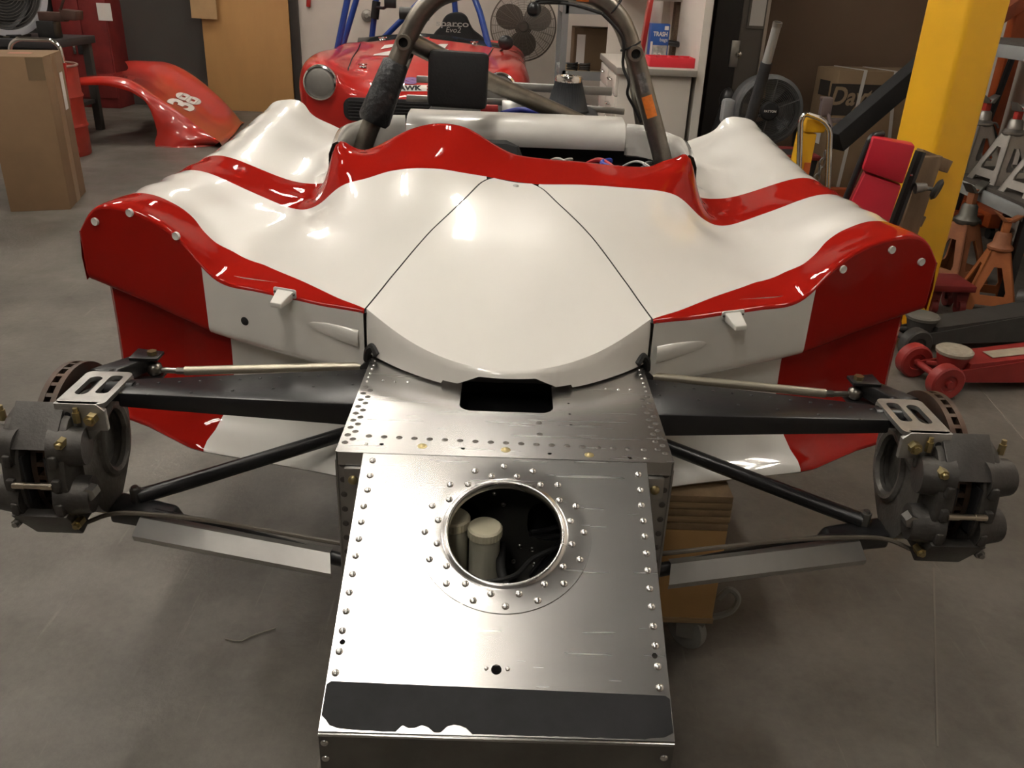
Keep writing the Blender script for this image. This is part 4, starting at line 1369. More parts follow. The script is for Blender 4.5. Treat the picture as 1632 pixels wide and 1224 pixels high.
b = B(); b.lathe([(rr0 - .035, .10), (rr0 + .012, .10), (rr0 + .012, .135), (rr0 - .035, .135)], fcv, axf, 40, close=True); obj('rim', b, mat('rim_pale', (.36, .36, .38), .5), t)
b = B(); b.lathe([(0, .06), (.08, .055), (.085, -.03), (0, -.03)], fcv, axf, 20); obj('hub', b, BLACK, t)
b = B()
for k in range(14):
    rk = rr0 * (k + 1) / 15
    b.tube([fcv + axf * .11 + (frame(V(), axf) @ V((rk * math.cos(a), rk * math.sin(a), 0))) for a in np.linspace(0, 2 * math.pi, 37)[:-1]], .003, 5, closed=True)
obj('grille', b, DGREY, t)
b = B(); b.box((fc.x - .14, 7.45, bz + .012), (.3, .25, .024), .006); obj('foot', b, BLACK, t)
for k, (px, py, rz) in enumerate(((45, 58, .3), (52, 56, -.5), (8, 50, .1))):
    p = P(px, py, Y=7.28)
    b = B(); b.box((p.x, 7.30 + .03 * k, bz + .004 + .002 * k), (.10, .07, .003), 0, rot=(0, 0, rz)); o = obj('paper_scrap', b, PAPER if k < 2 else mat('scrap_tan', (.35, .3, .22), .8))
    tag(o, ('creased white paper scrap beside the vise on the workbench', 'second white paper scrap overlapping the creased one on the workbench', 'tan paper scrap beside the shop fan on the workbench')[k], 'paper')

tx1 = P(84, 20, Y=9.2).x - .02
t = thing('tool_chest', 'tall black tool chest behind the workbench', 'tool chest', ((-6.15 + tx1) / 2, 9.3, 0))
b = B(); b.box(((-6.15 + tx1) / 2, 9.3, .95), (tx1 + 6.15, .5, 1.9), .01); obj('body', b, mat('chest_black', (.025, .025, .025), .5), t)
for k in range(7):
    b = B(); b.box(((-6.15 + tx1) / 2, 9.04, .18 + .25 * k), (tx1 + 6.05, .02, .22), .004); dw = obj('drawer', b, mat('chest_black', (.025, .025, .025), .5), t)
    b = B(); b.box(((-6.15 + tx1) / 2, 9.02, .26 + .25 * k), (tx1 + 6.0, .02, .02), .004); obj('pull', b, DGREY, dw)

# ---------- red cabinet, dark door, plywood
rx0, rx1 = P(84, 20, Y=9.2).x, P(169, 20, Y=9.2).x
t = thing('steel_cabinet', 'tall dull red steel cabinet beside the dark door', 'cabinet', ((rx0 + rx1) / 2, 9.38, 0))
b = B(); b.box(((rx0 + rx1) / 2, 9.39, 1.0), (rx1 - rx0, .36, 2.0), .01); obj('body', b, REDD, t)
mx = (rx0 + rx1) / 2
for (a, e) in ((rx0 + .01, mx - .004), (mx + .004, rx1 - .01)):
    b = B(); b.box(((a + e) / 2, 9.20, 1.03), (e - a, .02, 1.86), .006); dr = obj('door', b, REDD, t)
hpx = P(118, 72, Y=9.18)
b = B(); b.box((hpx.x, 9.18, hpx.z), (.03, .02, .17), .004); obj('handle', b, CHROME, t)
b = B(); b.box((hpx.x + .09, 9.185, hpx.z), (.12, .012, .17), .003); obj('lock_plate', b, BLACKM, t)
p = P(166, 19, Y=9.18)
b = B(); b.box((p.x, 9.186, p.z), (.14, .003, .16)); tag(obj('paper_note', b, PAPER), 'white paper note stuck on the red steel cabinet', 'paper')
dx0, dx1 = P(173, 30, Y=9.5).x, P(345, 30, Y=9.5).x
b = B(); b.box(((dx0 + dx1) / 2, 9.585, 1.05), (dx1 - dx0, .05, 2.1), .004); d1 = struct('door_1', b, mat('door_dark', (.060, .053, .046), .55, var=.08, vscale=2))
for z in (.4, 1.05, 1.8):
    b = B(); b.box((dx0 + .02, 9.55, z), (.03, .02, .10), .004); obj('hinge', b, DGREY, d1)
b = B(); b.box((dx0 - .035, 9.57, 1.07), (.07, .07, 2.14)); struct('trim_1', b, mat('frame_dark', (.05, .042, .036), .6))
px0, px1 = P(331, 100, Y=9.45).x, P(467, 100, Y=9.45).x
b = B(); b.hexa([(px0, 9.38, 0), (px1, 9.38, 0), (px1, 9.40, 0), (px0, 9.40, 0)], [(px0 - .02, 9.52, 2.40), (px1 - .02, 9.52, 2.40), (px1 - .02, 9.54, 2.40), (px0 - .02, 9.54, 2.40)], 0, .002)
tag(obj('plywood_sheet', b, PLY), 'full tan plywood sheet leaning beside the dark door', 'plywood sheet')
q0, q1 = P(302, 29, Y=9.3), P(343, 31, Y=9.3)
b = B(); b.hexa([(q0.x, 9.36, q0.z), (q1.x, 9.36, q0.z - .005), (q1.x, 9.375, q0.z - .005), (q0.x, 9.375, q0.z)], [(q0.x, 9.45, 2.3), (q1.x, 9.45, 2.3), (q1.x, 9.465, 2.3), (q0.x, 9.465, 2.3)], 0, .001)
tag(obj('plywood_offcut', b, mat('plywood_light', (.50, .33, .16), .65, var=.1)), 'narrow lighter plywood offcut hung over the top of the full sheet', 'plywood offcut')
sx = P(472, 80, Y=9.55).x
b = B(); b.box((sx, 9.57, 1.2), (.085, .06, 2.4)); struct('trim_2', b, mat('frame_dark', (.05, .042, .036), .6))
# small things on the back wall
p = P(585, 25, Y=9.58)
b = B(); b.lathe([(0, .03), (.02, .03), (.03, .02), (.055, .012), (.06, 0)], p, (0, -1, 0), 20); tag(obj('wall_bell', b, mat('bell_grey', (.3, .28, .25), .45, .5)), 'small round grey bell fixed on the white back wall', 'bell')
p = P(492, 3, Y=9.57)
b = B(); b.box(p, (.045, .03, .10), .01, rot=(0, .12, 0)); b.cyl(p + V((0, 0, .03)), p + V((0, 0, .09)), .012, .012, 10); tag(obj('pull_handle', b, REDP), 'small red pull handle on the white back wall', 'handle')

# ---------- spare red nose section on the floor with the number 38
def nose_clip():
    Yn = 7.35
    A = [P(248, 232, Z=0.0), P(300, 233, Z=0.0), P(336, 231, Z=0.0)]
    t = thing('nose_section', 'glossy red nose bodywork with white number 38 lying on the floor', 'bodywork', (A[1].x - .3, 7.9, 0))
    Bp = P(382, 196, Z=0.02)
    yn = A[0].y
    # rows run from the near edge to the far edge, columns from the tail (left) to the tip (right)
    near_bot = [P(251, 212, Y=yn), P(249, 222, Y=yn), A[0], P(290, 233, Z=0.005), A[2]]
    sh_px = [(122, 124), (160, 121), (195, 124), (220, 134), (242, 150), (268, 168), (295, 187), (320, 206), (345, 222)]
    shoulder = []
    for i, (x, y) in enumerate(sh_px):
        s = i / 8
        shoulder.append(P(x, y, Y=yn + .06 + .15 * (1 - s) * 0 + .02 * s))
    shoulder[-1] = P(350, 226, Z=.06)
    inn_px = [(150, 119), (178, 118), (203, 122), (228, 128), (252, 142), (280, 160), (306, 178), (332, 198), (360, 216)]
    inner = [P(x, y, Y=yn + .32 + .10 * i / 8) for i, (x, y) in enumerate(inn_px)]
    inner[-1] = P(362, 216, Z=.05)
    mid_px = [(202, 112), (210, 113), (225, 117), (245, 122), (268, 134), (295, 152), (320, 172), (345, 192), (372, 206)]
    mid = [P(x, y, Y=yn + .70 + .1 * i / 8) for i, (x, y) in enumerate(mid_px)]
    mid[-1] = P(373, 206, Z=.04)
    far_px = [(199, 97), (215, 96), (235, 97), (262, 99), (285, 108), (310, 124), (338, 147), (362, 170), (383, 192)]
    far = [P(x, y, Y=yn + 1.0 + .1 * i / 8) for i, (x, y) in enumerate(far_px)]
    far[-1] = P(383, 194, Z=.03)
    ext = [p + V((.02, .16, -.10)) for p in far]; ext2 = [V((p.x + .03, p.y + .24, max(0.0, p.z - .35))) for p in far]
    rows = [shoulder, inner, mid, far, ext, ext2]
    # refine: smooth along both directions
    R = [smooth_path(r, 5) for r in rows]
    n = len(R[0])
    cols = [smooth_path([r[j] for r in R], 5) for j in range(n)]
    b = B(); b.grid(cols)
    # near flank from shoulder down to the floor, ahead of the wheel arch
    arch = [P(125, 136, Y=yn), P(165, 136, Y=yn), P(198, 143, Y=yn), P(218, 152, Y=yn), P(236, 168, Y=yn), P(246, 186, Y=yn), P(250, 206, Y=yn)]
    low = [arch[0], arch[1], arch[2], arch[3], arch[4] , arch[5], P(249, 232, Z=0.0), P(292, 234, Z=0.0), P(344, 231, Z=0.0)]
    low[5] = P(250, 208, Y=yn)
    LP = smooth_path(low, 5); SP = R[0]
    def mix_(a, c, k, bulge):
        m = a.lerp(c, k); m.y -= bulge * math.sin(math.pi * k); return m
    b.grid([[mix_(s, l, k / 6, .03) for s, l in zip(SP, LP)] for k in range(7)])
    # lip at the bottom of the flank
    lipr = LP[30:]
    b.grid([lipr, [p + V((.01, -.04, .012)) for p in lipr], [p + V((.01, -.045, .0)) for p in lipr]])
    # leading edge down to the floor
    tip = [c[-1] for c in [ [r_[k] for r_ in cols] for k in range(0)]] 
    lead = cols[-1]
    b.grid([lead, [V((p.x + .02, p.y - .01, p.z * .5)) for p in lead], [V((p.x, p.y + .0, 0.0)) for p in lead]])
    b.weld(1e-4)
    shell = obj('shell', b, mat('spare_red', (.46, .022, .012), .3, coat=1.0), t, angle=70)
    # number, laid on the surface
    c = P(296, 173, Y=0) if False else None
    me = text_mesh('38', .30, PAPER, .003, .0125, 0, .52)
    o3 = P(297, 163, Y=yn + .50)
    # find a frame from the surface: direction "up" of the digits is towards the tail
    pu, pd = P(276, 150, Y=yn + .44), P(318, 176, Y=yn + .56)
    yv = (pu - pd).normalized()
    xv = (P(310, 150, Y=yn + .75) - P(284, 176, Y=yn + .24)); xv = (xv - yv * xv.dot(yv)).normalized()
    zv = xv.cross(yv)
    M = Matrix((xv, yv, zv)).transposed().to_4x4()
    return t, shell, me, M, cols
nt_, nshell, n38, nM, ncols = nose_clip()
# project the digits on the shell by raycast
bpy.context.view_layer.update()
def lay_on(target, me, origin, M, direction, lift=.004, reach=1.5):
    W = target.matrix_world
    Wi = W.inverted()
    ok = True
    for v in me.vertices:
        p = origin + (M.to_3x3() @ V((v.co.x, v.co.y, 0)))
        hitp = None
        o0 = Wi @ (p - direction * reach * .5)
        d0 = (Wi.to_3x3() @ direction).normalized()
        r_, loc, nrm, idx = target.ray_cast(o0, d0, distance=reach)
        if r_:
            n_ = nrm if nrm.dot(d0) < 0 else -nrm
            v.co = W @ (loc + n_ * (lift + (v.co.z if v.co.z > 0 else 0) * .3))
        else:
            v.co = p
            ok = False
    return ok
_orig = P(297, 163, Y=7.8)
rdir = ray(297, 163).normalized()
_xv = (RT * .72 + UP * .62).normalized(); _yv = (-RT * .93 + UP * .37).normalized()
_M2 = Matrix((_xv, _yv, _xv.cross(_yv))).transposed().to_4x4()
lay_on(nshell, n38, _orig, _M2, rdir, .004, 3.0)
obj('number_decal', n38, None, nshell)

# ================================================================== RED CLASSIC SPORTS CAR
hl, hr_ = P(512, 131, Y=5.75), P(797, 143, Y=5.75)
MC = V(((hl.x + hr_.x) / 2, 5.75, 0)); K = (hr_.x - hl.x) / 2 / .53
dz0 = hl.z - .72
MG = thing('sports_car', 'small red classic sports car with blue roll cage parked behind the race car', 'car', MC)
mgm = mat('sports_red', (.55, .022, .016), .35, coat=.7, spec=.15, var=.10, vscale=3)
def L2(x, y, z): return V((MC.x + x * K, MC.y + y * K, z * 1.0 + dz0 * (1 if z > .3 else 0)))
SEC = [
 (.00, [(.57, .50), (.615, .62), (.62, .72), (.59, .80), (.53, .83), (.46, .80), (.38, .70), (.24, .655), (.1, .665), (0, .668)]),
 (.06, [(.63, .45), (.66, .58), (.665, .70), (.63, .81), (.55, .85), (.47, .82), (.37, .735), (.24, .70), (.1, .712), (0, .715)]),
 (.18, [(.67, .40), (.695, .55), (.70, .70), (.66, .82), (.57, .865), (.47, .84), (.37, .77), (.24, .748), (.1, .758), (0, .762)]),
 (.45, [(.69, .35), (.715, .55), (.715, .72), (.67, .835), (.58, .875), (.48, .855), (.38, .82), (.24, .825), (.1, .838), (0, .842)]),
 (.80, [(.69, .32), (.715, .52), (.71, .70), (.665, .82), (.58, .865), (.48, .86), (.38, .862), (.24, .885), (.1, .90), (0, .905)]),
 (1.05, [(.69, .30), (.71, .52), (.70, .72), (.66, .83), (.58, .875), (.48, .89), (.38, .908), (.24, .935), (.1, .95), (0, .955)]),
 (1.12, [(.69, .30), (.71, .52), (.70, .72), (.66, .83), (.59, .872), (.52, .88), (.48, .87), (.46, .80), (.45, .7), (.44, .6)]),
 (1.9, [(.69, .30), (.71, .52), (.70, .72), (.66, .80), (.60, .83), (.54, .83), (.50, .81), (.48, .74), (.46, .66), (.45, .56)]),
 (2.15, [(.69, .30), (.71, .52), (.70, .72), (.66, .80), (.58, .85), (.48, .87), (.38, .88), (.24, .89), (.1, .89), (0, .89)]),
 (2.5, [(.66, .30), (.68, .5), (.67, .68), (.63, .76), (.55, .80), (.45, .81), (.35, .82), (.2, .82), (.1, .82), (0, .82)]),
]
b = B()
for s in (-1, 1):
    secs = [smooth_path([L2(s * x, y, z) for x, z in pts], 4) for y, pts in SEC]
    cols = [smooth_path([sc[j] for sc in secs], 4) for j in range(len(secs[0]))]
    b.grid(cols)
    # front face under the hood lip and round the lamp
    A_ = secs[0]
    b.grid([A_] + [[V((p.x, p.y + dy * K, p.z + (zz + dz0 - p.z) * k)) for p in A_] for (k, zz, dy) in ((.15, .42, -.012), (.4, .42, -.02), (.75, .40, -.01), (1.0, .38, .03))])
b.weld(1e-4)
body = obj('body', b, mgm, MG, angle=50)
# hood shut lines
for s in (-1, 1):
    b = B(); b.tube([L2(s * .385, .02, .712), L2(s * .40, .18, .79), L2(s * .42, .45, .833), L2(s * .44, .8, .866), L2(s * .46, 1.02, .888)], .004, 6); obj('shut_line', b, BLACKM, body)
# grille
b = B(); b.prism(rrect(.80 * K, .145, .055, 6), .02, frame(L2(0, -.022, .565), (0, -1, 0), V((0, 0, 1))), 0, .003); gr = obj('grille', b, BLACKM, MG)
for k in range(6):
    z = .515 + .02 * k
    b = B(); b.box(L2(0, -.036, z), (.74 * K, .006, .007), .002); obj('slat', b, BLACK, gr)
# headlamps: chrome ring and grey cover
for s, hc in ((-1, hl), (1, hr_)):
    ax = V((s * .05, -1, .10)).normalized()
    hc = V((hc.x, MC.y - .035, hc.z))
    b = B(); b.lathe([(.088, -.06), (.108, -.03), (.112, .0), (.106, .018), (.096, .022), (.094, .012)], hc, ax, 36); ring_ = obj('headlamp', b, CHROME, MG)
    b = B(); b.lathe([(0, .030), (.04, .028), (.075, .022), (.092, .014), (.097, .006)], hc, ax, 36); obj('lamp_cover', b, mat('cover_grey', (.20, .19, .175), .5, .4, var=.12, vscale=10), ring_)
# hood pins, wing bolts
for (x, y, z) in ((-.33, .30, .795), (.33, .30, .795), (-.30, .98, .925), (.33, .98, .92)):
    b = B(); p = L2(x, y, z); b.lathe([(.026, 0), (.022, .004), (.012, .005), (.010, .016), (0, .017)], p, (0, -.2, 1), 14); b.tube([p + V((-.03, 0, .012)), p + V((.03, 0, .014))], .005, 6); obj('hood_pin', b, CHROME, MG)
# windscreen: low smoked strip
b = B()
arc = [L2(-.50, 1.12, .885), L2(-.40, 1.02, .90), L2(-.25, .96, .925), L2(0, .93, .945), L2(.25, .96, .925), L2(.42, 1.04, .90), L2(.52, 1.14, .88)]
arc = smooth_path(arc, 5)
b.grid([arc, [p + V((0, .03, .022)) for p in arc], [p + V((0, .05, .032)) for p in arc]])
obj('aero_screen', b, mat('smoked_screen', (.02, .021, .022), .12, coat=.5), MG, angle=60)
# blue cage
cage = [[P(541, 62, Y=6.9), P(556, -12, Y=6.9)], [P(553, 50, Y=7.6), P(572, -14, Y=7.6)], [P(594, 48, Y=7.6), P(601, -12, Y=7.6)], [P(624, 48, Y=7.7), P(686, -14, Y=7.7)],
        [P(726, 22, Y=7.7), P(723, -14, Y=7.7)], [P(779, 74, Y=6.9), P(765, 20, Y=6.95), P(752, -14, Y=7.0)]]
for pth in cage:
    pth = [V(p) for p in pth]
    d = (pth[-1] - pth[-2]).normalized()
    e = pth[-1] + d * .16
    b = B(); b.tube([pth[0] - (pth[1] - pth[0]).normalized() * .25] + pth + [e], .024 if pth is not cage[-1] else .03, 12); obj('cage_tube', b, BLUEC, MG)
zt_ = 1.62
b = B(); b.tube(fillet([P(556, -12, Y=6.9) + V((.02, 0, .15)), V((MC.x - .35, 7.3, zt_)), V((MC.x + .3, 7.3, zt_)), P(752, -14, Y=7.0) + V((-.03, 0, .15))], .12, 5), .024, 12); obj('cage_tube', b, BLUEC, MG)
b = B(); b.tube(fillet([P(572, -14, Y=7.6) + V((.02, 0, .13)), V((MC.x - .35, 7.6, zt_ + .03)), V((MC.x + .3, 7.6, zt_ + .03)), P(723, -14, Y=7.7) + V((0, 0, .15))], .12, 5), .024, 12); obj('cage_tube', b, BLUEC, MG)
b = B(); b.tube([P(597, 30, Y=7.58), P(600, 2, Y=7.58)], .034, 12); obj('cage_padding', b, BLACKM, MG)
# seat with embroidered lettering
sp = [(686, 62), (694, 50), (702, 42), (706, 31), (713, 23), (724, 20), (735, 21), (743, 27), (748, 38), (754, 48), (764, 56), (776, 66)]
ss = [P(x, y, Y=7.2) for x, y in smooth_path([V((x, y, 0)) for x, y in sp], 4) for x, y in []] if False else [P(v.x, v.y, Y=7.2) for v in smooth_path([V((x, y, 0)) for x, y in sp], 4)]
poly = [(p.x, p.z) for p in ss] + [(ss[-1].x, ss[-1].z - .25), (ss[0].x, ss[0].z - .25)]
b = B(); b.prism(poly, .12, Matrix.Translation((0, 7.26, 0)) @ Matrix.Rotation(math.pi / 2, 4, 'X'), 0, .02); seat_ = obj('seat', b, mat('seat_fabric', (.012, .012, .013), .85, bump=.1, bscale=200), MG)
LETG = mat('letter_grey', (.42, .40, .37), .6)
def flat_text(s, size, c, n, m, par, upv=V((0, 0, 1)), bold=0.0, shear=0, sx=1.0, nm='lettering', ext=.0008):
    me = text_mesh(s, size, m, ext, bold, shear, sx)
    z = V(n).normalized(); x = V(upv).cross(z).normalized(); y = z.cross(x)
    M = Matrix((x, y, z)).transposed().to_4x4(); M.translation = c
    for v in me.vertices: v.co = M @ v.co
    return obj(nm, me, None, par)
flat_text('sparco', .062, P(721, 38, Y=7.194), (0, -1, 0), LETG, seat_, bold=.001, sx=1.55)
flat_text('Evo2', .055, P(722, 48, Y=7.194), (0, -1, 0), LETG, seat_, shear=.2, sx=1.1)
q = P(720, 42.5, Y=7.194); b = B(); b.box((q.x, 7.196, q.z + .004), (.16, .002, .004)); obj('underline', b, LETG, seat_)
# mirror, number and sponsor strip
mp_ = P(806, 68, Y=6.75)
b = B(); b.ball(mp_, .055, 0, 3, (1.05, .6, .95)); mi_ = obj('door_mirror', b, BLACK, MG)
b = B(); b.tube([mp_ + V((.0, .02, -.03)), P(795, 84, Y=6.8)], .008, 8); obj('mirror_stalk', b, BLACK, mi_)
bpy.context.view_layer.update()
def decal(s, size, px, py, m, bold, shear, sx, tgt, upv, xv, nm, Yg, ext=.002, lift=.004):
    me = text_mesh(s, size, m, ext, bold, shear, sx)
    xv = V(xv).normalized(); yv = V(upv).normalized()
    M = Matrix((xv, yv, xv.cross(yv))).transposed().to_4x4()
    lay_on(tgt, me, P(px, py, Y=Yg), M, ray(px, py).normalized(), lift, 3.0)
    return obj(nm, me, None, tgt)
decal('24', .105, 652, 81, PAPER, .005, .2, 4.6, body, UP, RT, 'number_decal', 6.4)
decal('Jos', .080, 634, 128, mat('letter_violet', (.16, .05, .22), .5), .004, 0, 2.7, body, UP, RT, 'name_lettering', 5.9)
b = B(); bx = P(668, 141, Y=5.72)
me = B()
pl_ = [(-.16, -.018), (.30, -.018), (.30, .018), (-.16, .018)]
nn = 16
me.grid([[V((-.16 + .46 * k / nn, zz, 0)) for k in range(nn + 1)] for zz in (-.020, -.007, .007, .020)])
me = me.mesh('strip', PAPER)
M_ = Matrix((RT, UP, RT.cross(UP))).transposed().to_4x4()
lay_on(body, me, P(652, 141, Y=5.75), M_, ray(652, 141).normalized(), .003, 3.0); stp = obj('sponsor_strip', me, None, body)
decal('HAWK', .040, 648, 141.5, BLACKM, .002, 0, 1.5, body, UP, RT, 'lettering', 5.75, .001, .0055)
decal('>', .045, 686, 142, REDP, .004, 0, 1.6, body, UP, RT, 'arrow_mark', 5.75, .001, .0055)
for s in (-1, 1):
    for yy in (.62, 2.15):
        b = B(); c = L2(s * .60, yy, .28); c.z = .27
        b.lathe([(.10, -.08), (.24, -.085), (.27, -.06), (.27, .06), (.24, .085), (.10, .08)], c, (1, 0, 0), 28, close=True); wh = obj('wheel', b, RUBBER, MG)
        b = B(); b.lathe([(0, -.05), (.10, -.06), (.16, -.07), (.16, .07), (.10, .06), (0, .05)], c, (1, 0, 0), 24); obj('rim', b, ALUD, wh)
b = B(); b.box((MC.x, MC.y + 1.3, .30), (1.1, 2.2, .12), .02); obj('chassis', b, BLACKM, MG)

# in-car camera bracket on the blue cage
b = B(); p = P(622, 5, Y=7.3); b.box(p, (.09, .05, .07), .004); cbr = tag(obj('camera_display', b, BLACK), 'small black camera display hanging in the blue roll cage', 'display')
b = B(); b.tube([P(600, 12, Y=7.5), P(612, 13, Y=7.4), p], .012, 8); obj('bracket_arm', b, BLACK, cbr)

# mirror on a stalk of the race car's hoop
p = P(851, 15, Y=2.42)
b = B(); b.ball(p, .019, 0, 3, (1.0, .8, 1.0)); m_ = obj('mirror', b, BLACK, CAR)
b = B(); b.tube(smooth_path([p + V((0, .01, .01)), P(862, 0, Y=2.42), P(905, 4, Y=2.43)], 5), .004, 8); obj('mirror_stalk', b, BLACK, m_)

# ================================================================== FAN, SHELVES, CABINETS (middle back)
FY = 9.1
fc = P(834, 42, Y=FY); FR = (P(888, 45, Y=FY).x - P(784, 42, Y=FY).x) / 2
t = thing('pedestal_fan', 'tall grey pedestal fan with round wire guard by the white wall', 'fan', (fc.x, FY + .1, 0))
fm_ = mat('fan_brown_grey', (.10, .085, .07), .5, .4)
b = B(); b.cyl((fc.x, FY + .12, .03), (fc.x, FY + .12, fc.z), .03, .025, 14); obj('pole', b, DGREY, t)
b = B(); b.lathe([(0, .05), (.05, .05), (.07, .04), (.20, .015), (.21, 0)], (fc.x, FY + .12, 0), (0, 0, 1), 28); obj('base', b, DGREY, t)
gd = B()
wire = mat('fan_wire', (.23, .20, .17), .4, .7)
for (yo, rng) in ((-.06, range(4, 30)), (.10, range(10, 30, 2))):
    for k in rng:
        rk = FR * k / 30
        gd.tube([V((fc.x + rk * math.cos(a), FY + yo + .045 * (k / 30) ** 4 * (1 if yo < 0 else -1), fc.z + rk * math.sin(a))) for a in np.linspace(0, 2 * math.pi, 41)[:-1]], .0022, 4, closed=True)
obj('guard_rings', gd, wire, t)
gd = B()
for k in range(24):
    a = 2 * math.pi * k / 24
    gd.tube([V((fc.x + r_ * math.cos(a), y_, fc.z + r_ * math.sin(a))) for (r_, y_) in ((.05, FY - .06), (FR * .6, FY - .055), (FR, FY - .015), (FR, FY + .055), (FR * .6, FY + .10))], .0022, 4)
obj('guard_spokes', gd, wire, t)
b = B(); b.tube([V((fc.x + FR * math.cos(a), FY + .02, fc.z + FR * math.sin(a))) for a in np.linspace(0, 2 * math.pi, 49)[:-1]], .007, 6, closed=True); obj('guard_rim', b, wire, t)
for k in range(3):
    a0_ = math.radians(150 + 120 * k + 0)
    b = B(); rows = []
    cx_, cz_ = fc.x + FR * .50 * math.cos(a0_), fc.z + FR * .50 * math.sin(a0_)
    for i in range(7):
        rr_ = max(.001, FR * .42 * i / 6)
        rows.append([V((cx_ + rr_ * math.cos(2 * math.pi * j / 28), FY + .03 * math.cos(2 * math.pi * j / 28 - a0_ - 1.57) * i / 6, cz_ + rr_ * .88 * math.sin(2 * math.pi * j / 28))) for j in range(29)])
    b.grid(rows); obj('blade', b, fm_, t)
b = B(); b.lathe([(0, -.03), (.04, -.028), (.055, 0), (.055, .05), (.09, .06), (.09, .2), (0, .22)], (fc.x, FY - .02, fc.z), (0, 1, 0), 20); obj('motor', b, fm_, t)
b = B(); b.tube(smooth_path([(fc.x - .02, FY + .08, fc.z - FR - .02), (fc.x - .05, FY + .07, fc.z - FR - .12), (fc.x - .02, FY + .08, fc.z - FR - .17)], 5), .006, 6); obj('power_cord', b, BLACK, t)

# grey open shelving with two cartons
Ysf, Ysb = 7.5, 8.3
x1s = P(1018, 20, Y=Ysf).x
xm = P(899, 60, Y=Ysf).x
t = thing('steel_shelving', 'grey steel shelving rack with open shelves behind the drawer cabinet', 'shelving', ((xm + x1s) / 2, (Ysf + Ysb) / 2, 0))
for (x, y) in ((xm, Ysf), (x1s - .02, Ysf), (xm, Ysb), (x1s - .02, Ysb)):
    b = B(); b.box((x, y, 1.1), (.05, .05, 2.2)); obj('post', b, GREYP, t)
shz = [.25, P(920, 118, Y=Ysf).z, P(960, 14, Y=Ysf).z]
for z in shz:
    b = B(); b.box(((xm + x1s) / 2, (Ysf + Ysb) / 2, z), (x1s - xm, Ysb - Ysf, .02)); obj('shelf_board', b, mat('chipboard', (.33, .235, .14), .8, var=.15, vscale=20), t)
    for y in (Ysf - .01, Ysb + .01):
        b = B(); b.box(((xm + x1s) / 2, y, z - .01), (x1s - xm, .03, .07)); obj('beam', b, GREYP, t)
    b = B(); b.box((xm, (Ysf + Ysb) / 2, z - .01), (.03, Ysb - Ysf, .07)); obj('beam', b, GREYP, t)
zs1 = shz[1] + .01
b = B(); q = P(912, 60, Y=Ysf + .2)
for (nm, px0_, px1_, ytop, yy, lb_, m_) in (('carton', 914, 988, 46, 7.75, 'wide brown carton on the middle shelf of the grey rack', CARDG),):
    a_, e_ = P(px0_, 80, Y=yy), P(px1_, 80, Y=yy); zt2 = P(960, ytop, Y=yy).z
    tt = thing(nm, lb_, 'box', ((a_.x + e_.x) / 2, yy + .2, zs1))
    b = B(); b.box(((a_.x + e_.x) / 2, yy + .2, (zs1 + zt2) / 2), (e_.x - a_.x, .4, zt2 - zs1), .004); obj('carton_body', b, m_, tt)
    b = B(); b.box(((a_.x + e_.x) / 2, yy + .2, zt2 + .001), (e_.x - a_.x, .05, .002)); obj('tape', b, CARD2, tt)
    b = B(); b.box((a_.x + .06, yy - .002, (zs1 + zt2) / 2), (.07, .003, (zt2 - zs1) * .7)); obj('shipping_label', b, PAPER, tt)
a_ = V(((xm + x1s) / 2 + .1, 0, 0))
tt = thing('carton', 'light brown carton on the top shelf of the grey rack', 'box', (a_.x - .1, 7.85, shz[2] + .01))
b = B(); b.box((a_.x - .1, 7.85, shz[2] + .13), (.5, .4, .24), .004); obj('carton_body', b, mat('carton_orange', (.42, .25, .10), .8), tt)
b = B(); b.box((a_.x - .1, 7.85, shz[2] + .251), (.5, .05, .002)); obj('tape', b, CARD2, tt)
for k, px in enumerate((912, 932)):
    p = P(px, 100, Y=7.62); zq = zs1 + .012
    b = B(); b.tube([V((p.x + .04 * math.cos(a), 7.60 + .05 * math.sin(a), zq + .006 * a / 2)) for a in np.linspace(0, 6 * math.pi, 50)], .009, 6)
    tag(obj('hose_coil', b, (RUBBER, DGREY)[k]), ('coil of black hose lying on the grey rack shelf', 'coil of dark grey hose lying in front of the wide carton')[k], 'hose')

# drawer cabinet with worktop, its end panel towards the race car
Yc = 5.75
e0, e1 = P(988, 112, Y=Yc), P(1103, 118, Y=Yc)
ctz = P(988, 107, Y=Yc).z
kx = e0.x; kx1 = e1.x
t = thing('drawer_cabinet', 'white drawer cabinet with chrome pulls and plain white end panel', 'cabinet', ((kx + kx1) / 2, Yc + .55, 0))
b = B(); b.box(((kx + kx1) / 2, Yc + .55, (ctz - .04) / 2), (kx1 - kx, 1.1, ctz - .04), .003); obj('body', b, WCAB, t)
zr = [.04, .28, .52, .70, ctz - .05]
for j in range(2):
    for i in range(4):
        y0_, y1_ = Yc + .03 + .53 * j, Yc + .03 + .53 * j + .50
        b = B(); b.box((kx - .009, (y0_ + y1_) / 2, (zr[i] + zr[i + 1]) / 2), (.018, y1_ - y0_, zr[i + 1] - zr[i] - .008), .002); dr = obj('drawer', b, WCAB, t)
        for yy in ((y0_ + y1_) / 2,):
            zc_ = (zr[i] + zr[i + 1]) / 2 + .02
            b = B(); b.tube(fillet([(kx - .018, yy - .05, zc_), (kx - .042, yy - .05, zc_), (kx - .042, yy + .05, zc_), (kx - .018, yy + .05, zc_)], .012, 3), .006, 8); obj('pull', b, CHROME, dr)
t = thing('worktop', 'pale laminate worktop with grey edge on the drawer cabinet', 'worktop', ((kx + kx1) / 2, Yc + .55, ctz - .04))
b = B(); b.box(((kx + kx1) / 2, Yc + .54, ctz - .02), (kx1 - kx + .05, 1.18, .038), .003); obj('slab', b, mat('laminate_grey', (.30, .275, .245), .5), t)
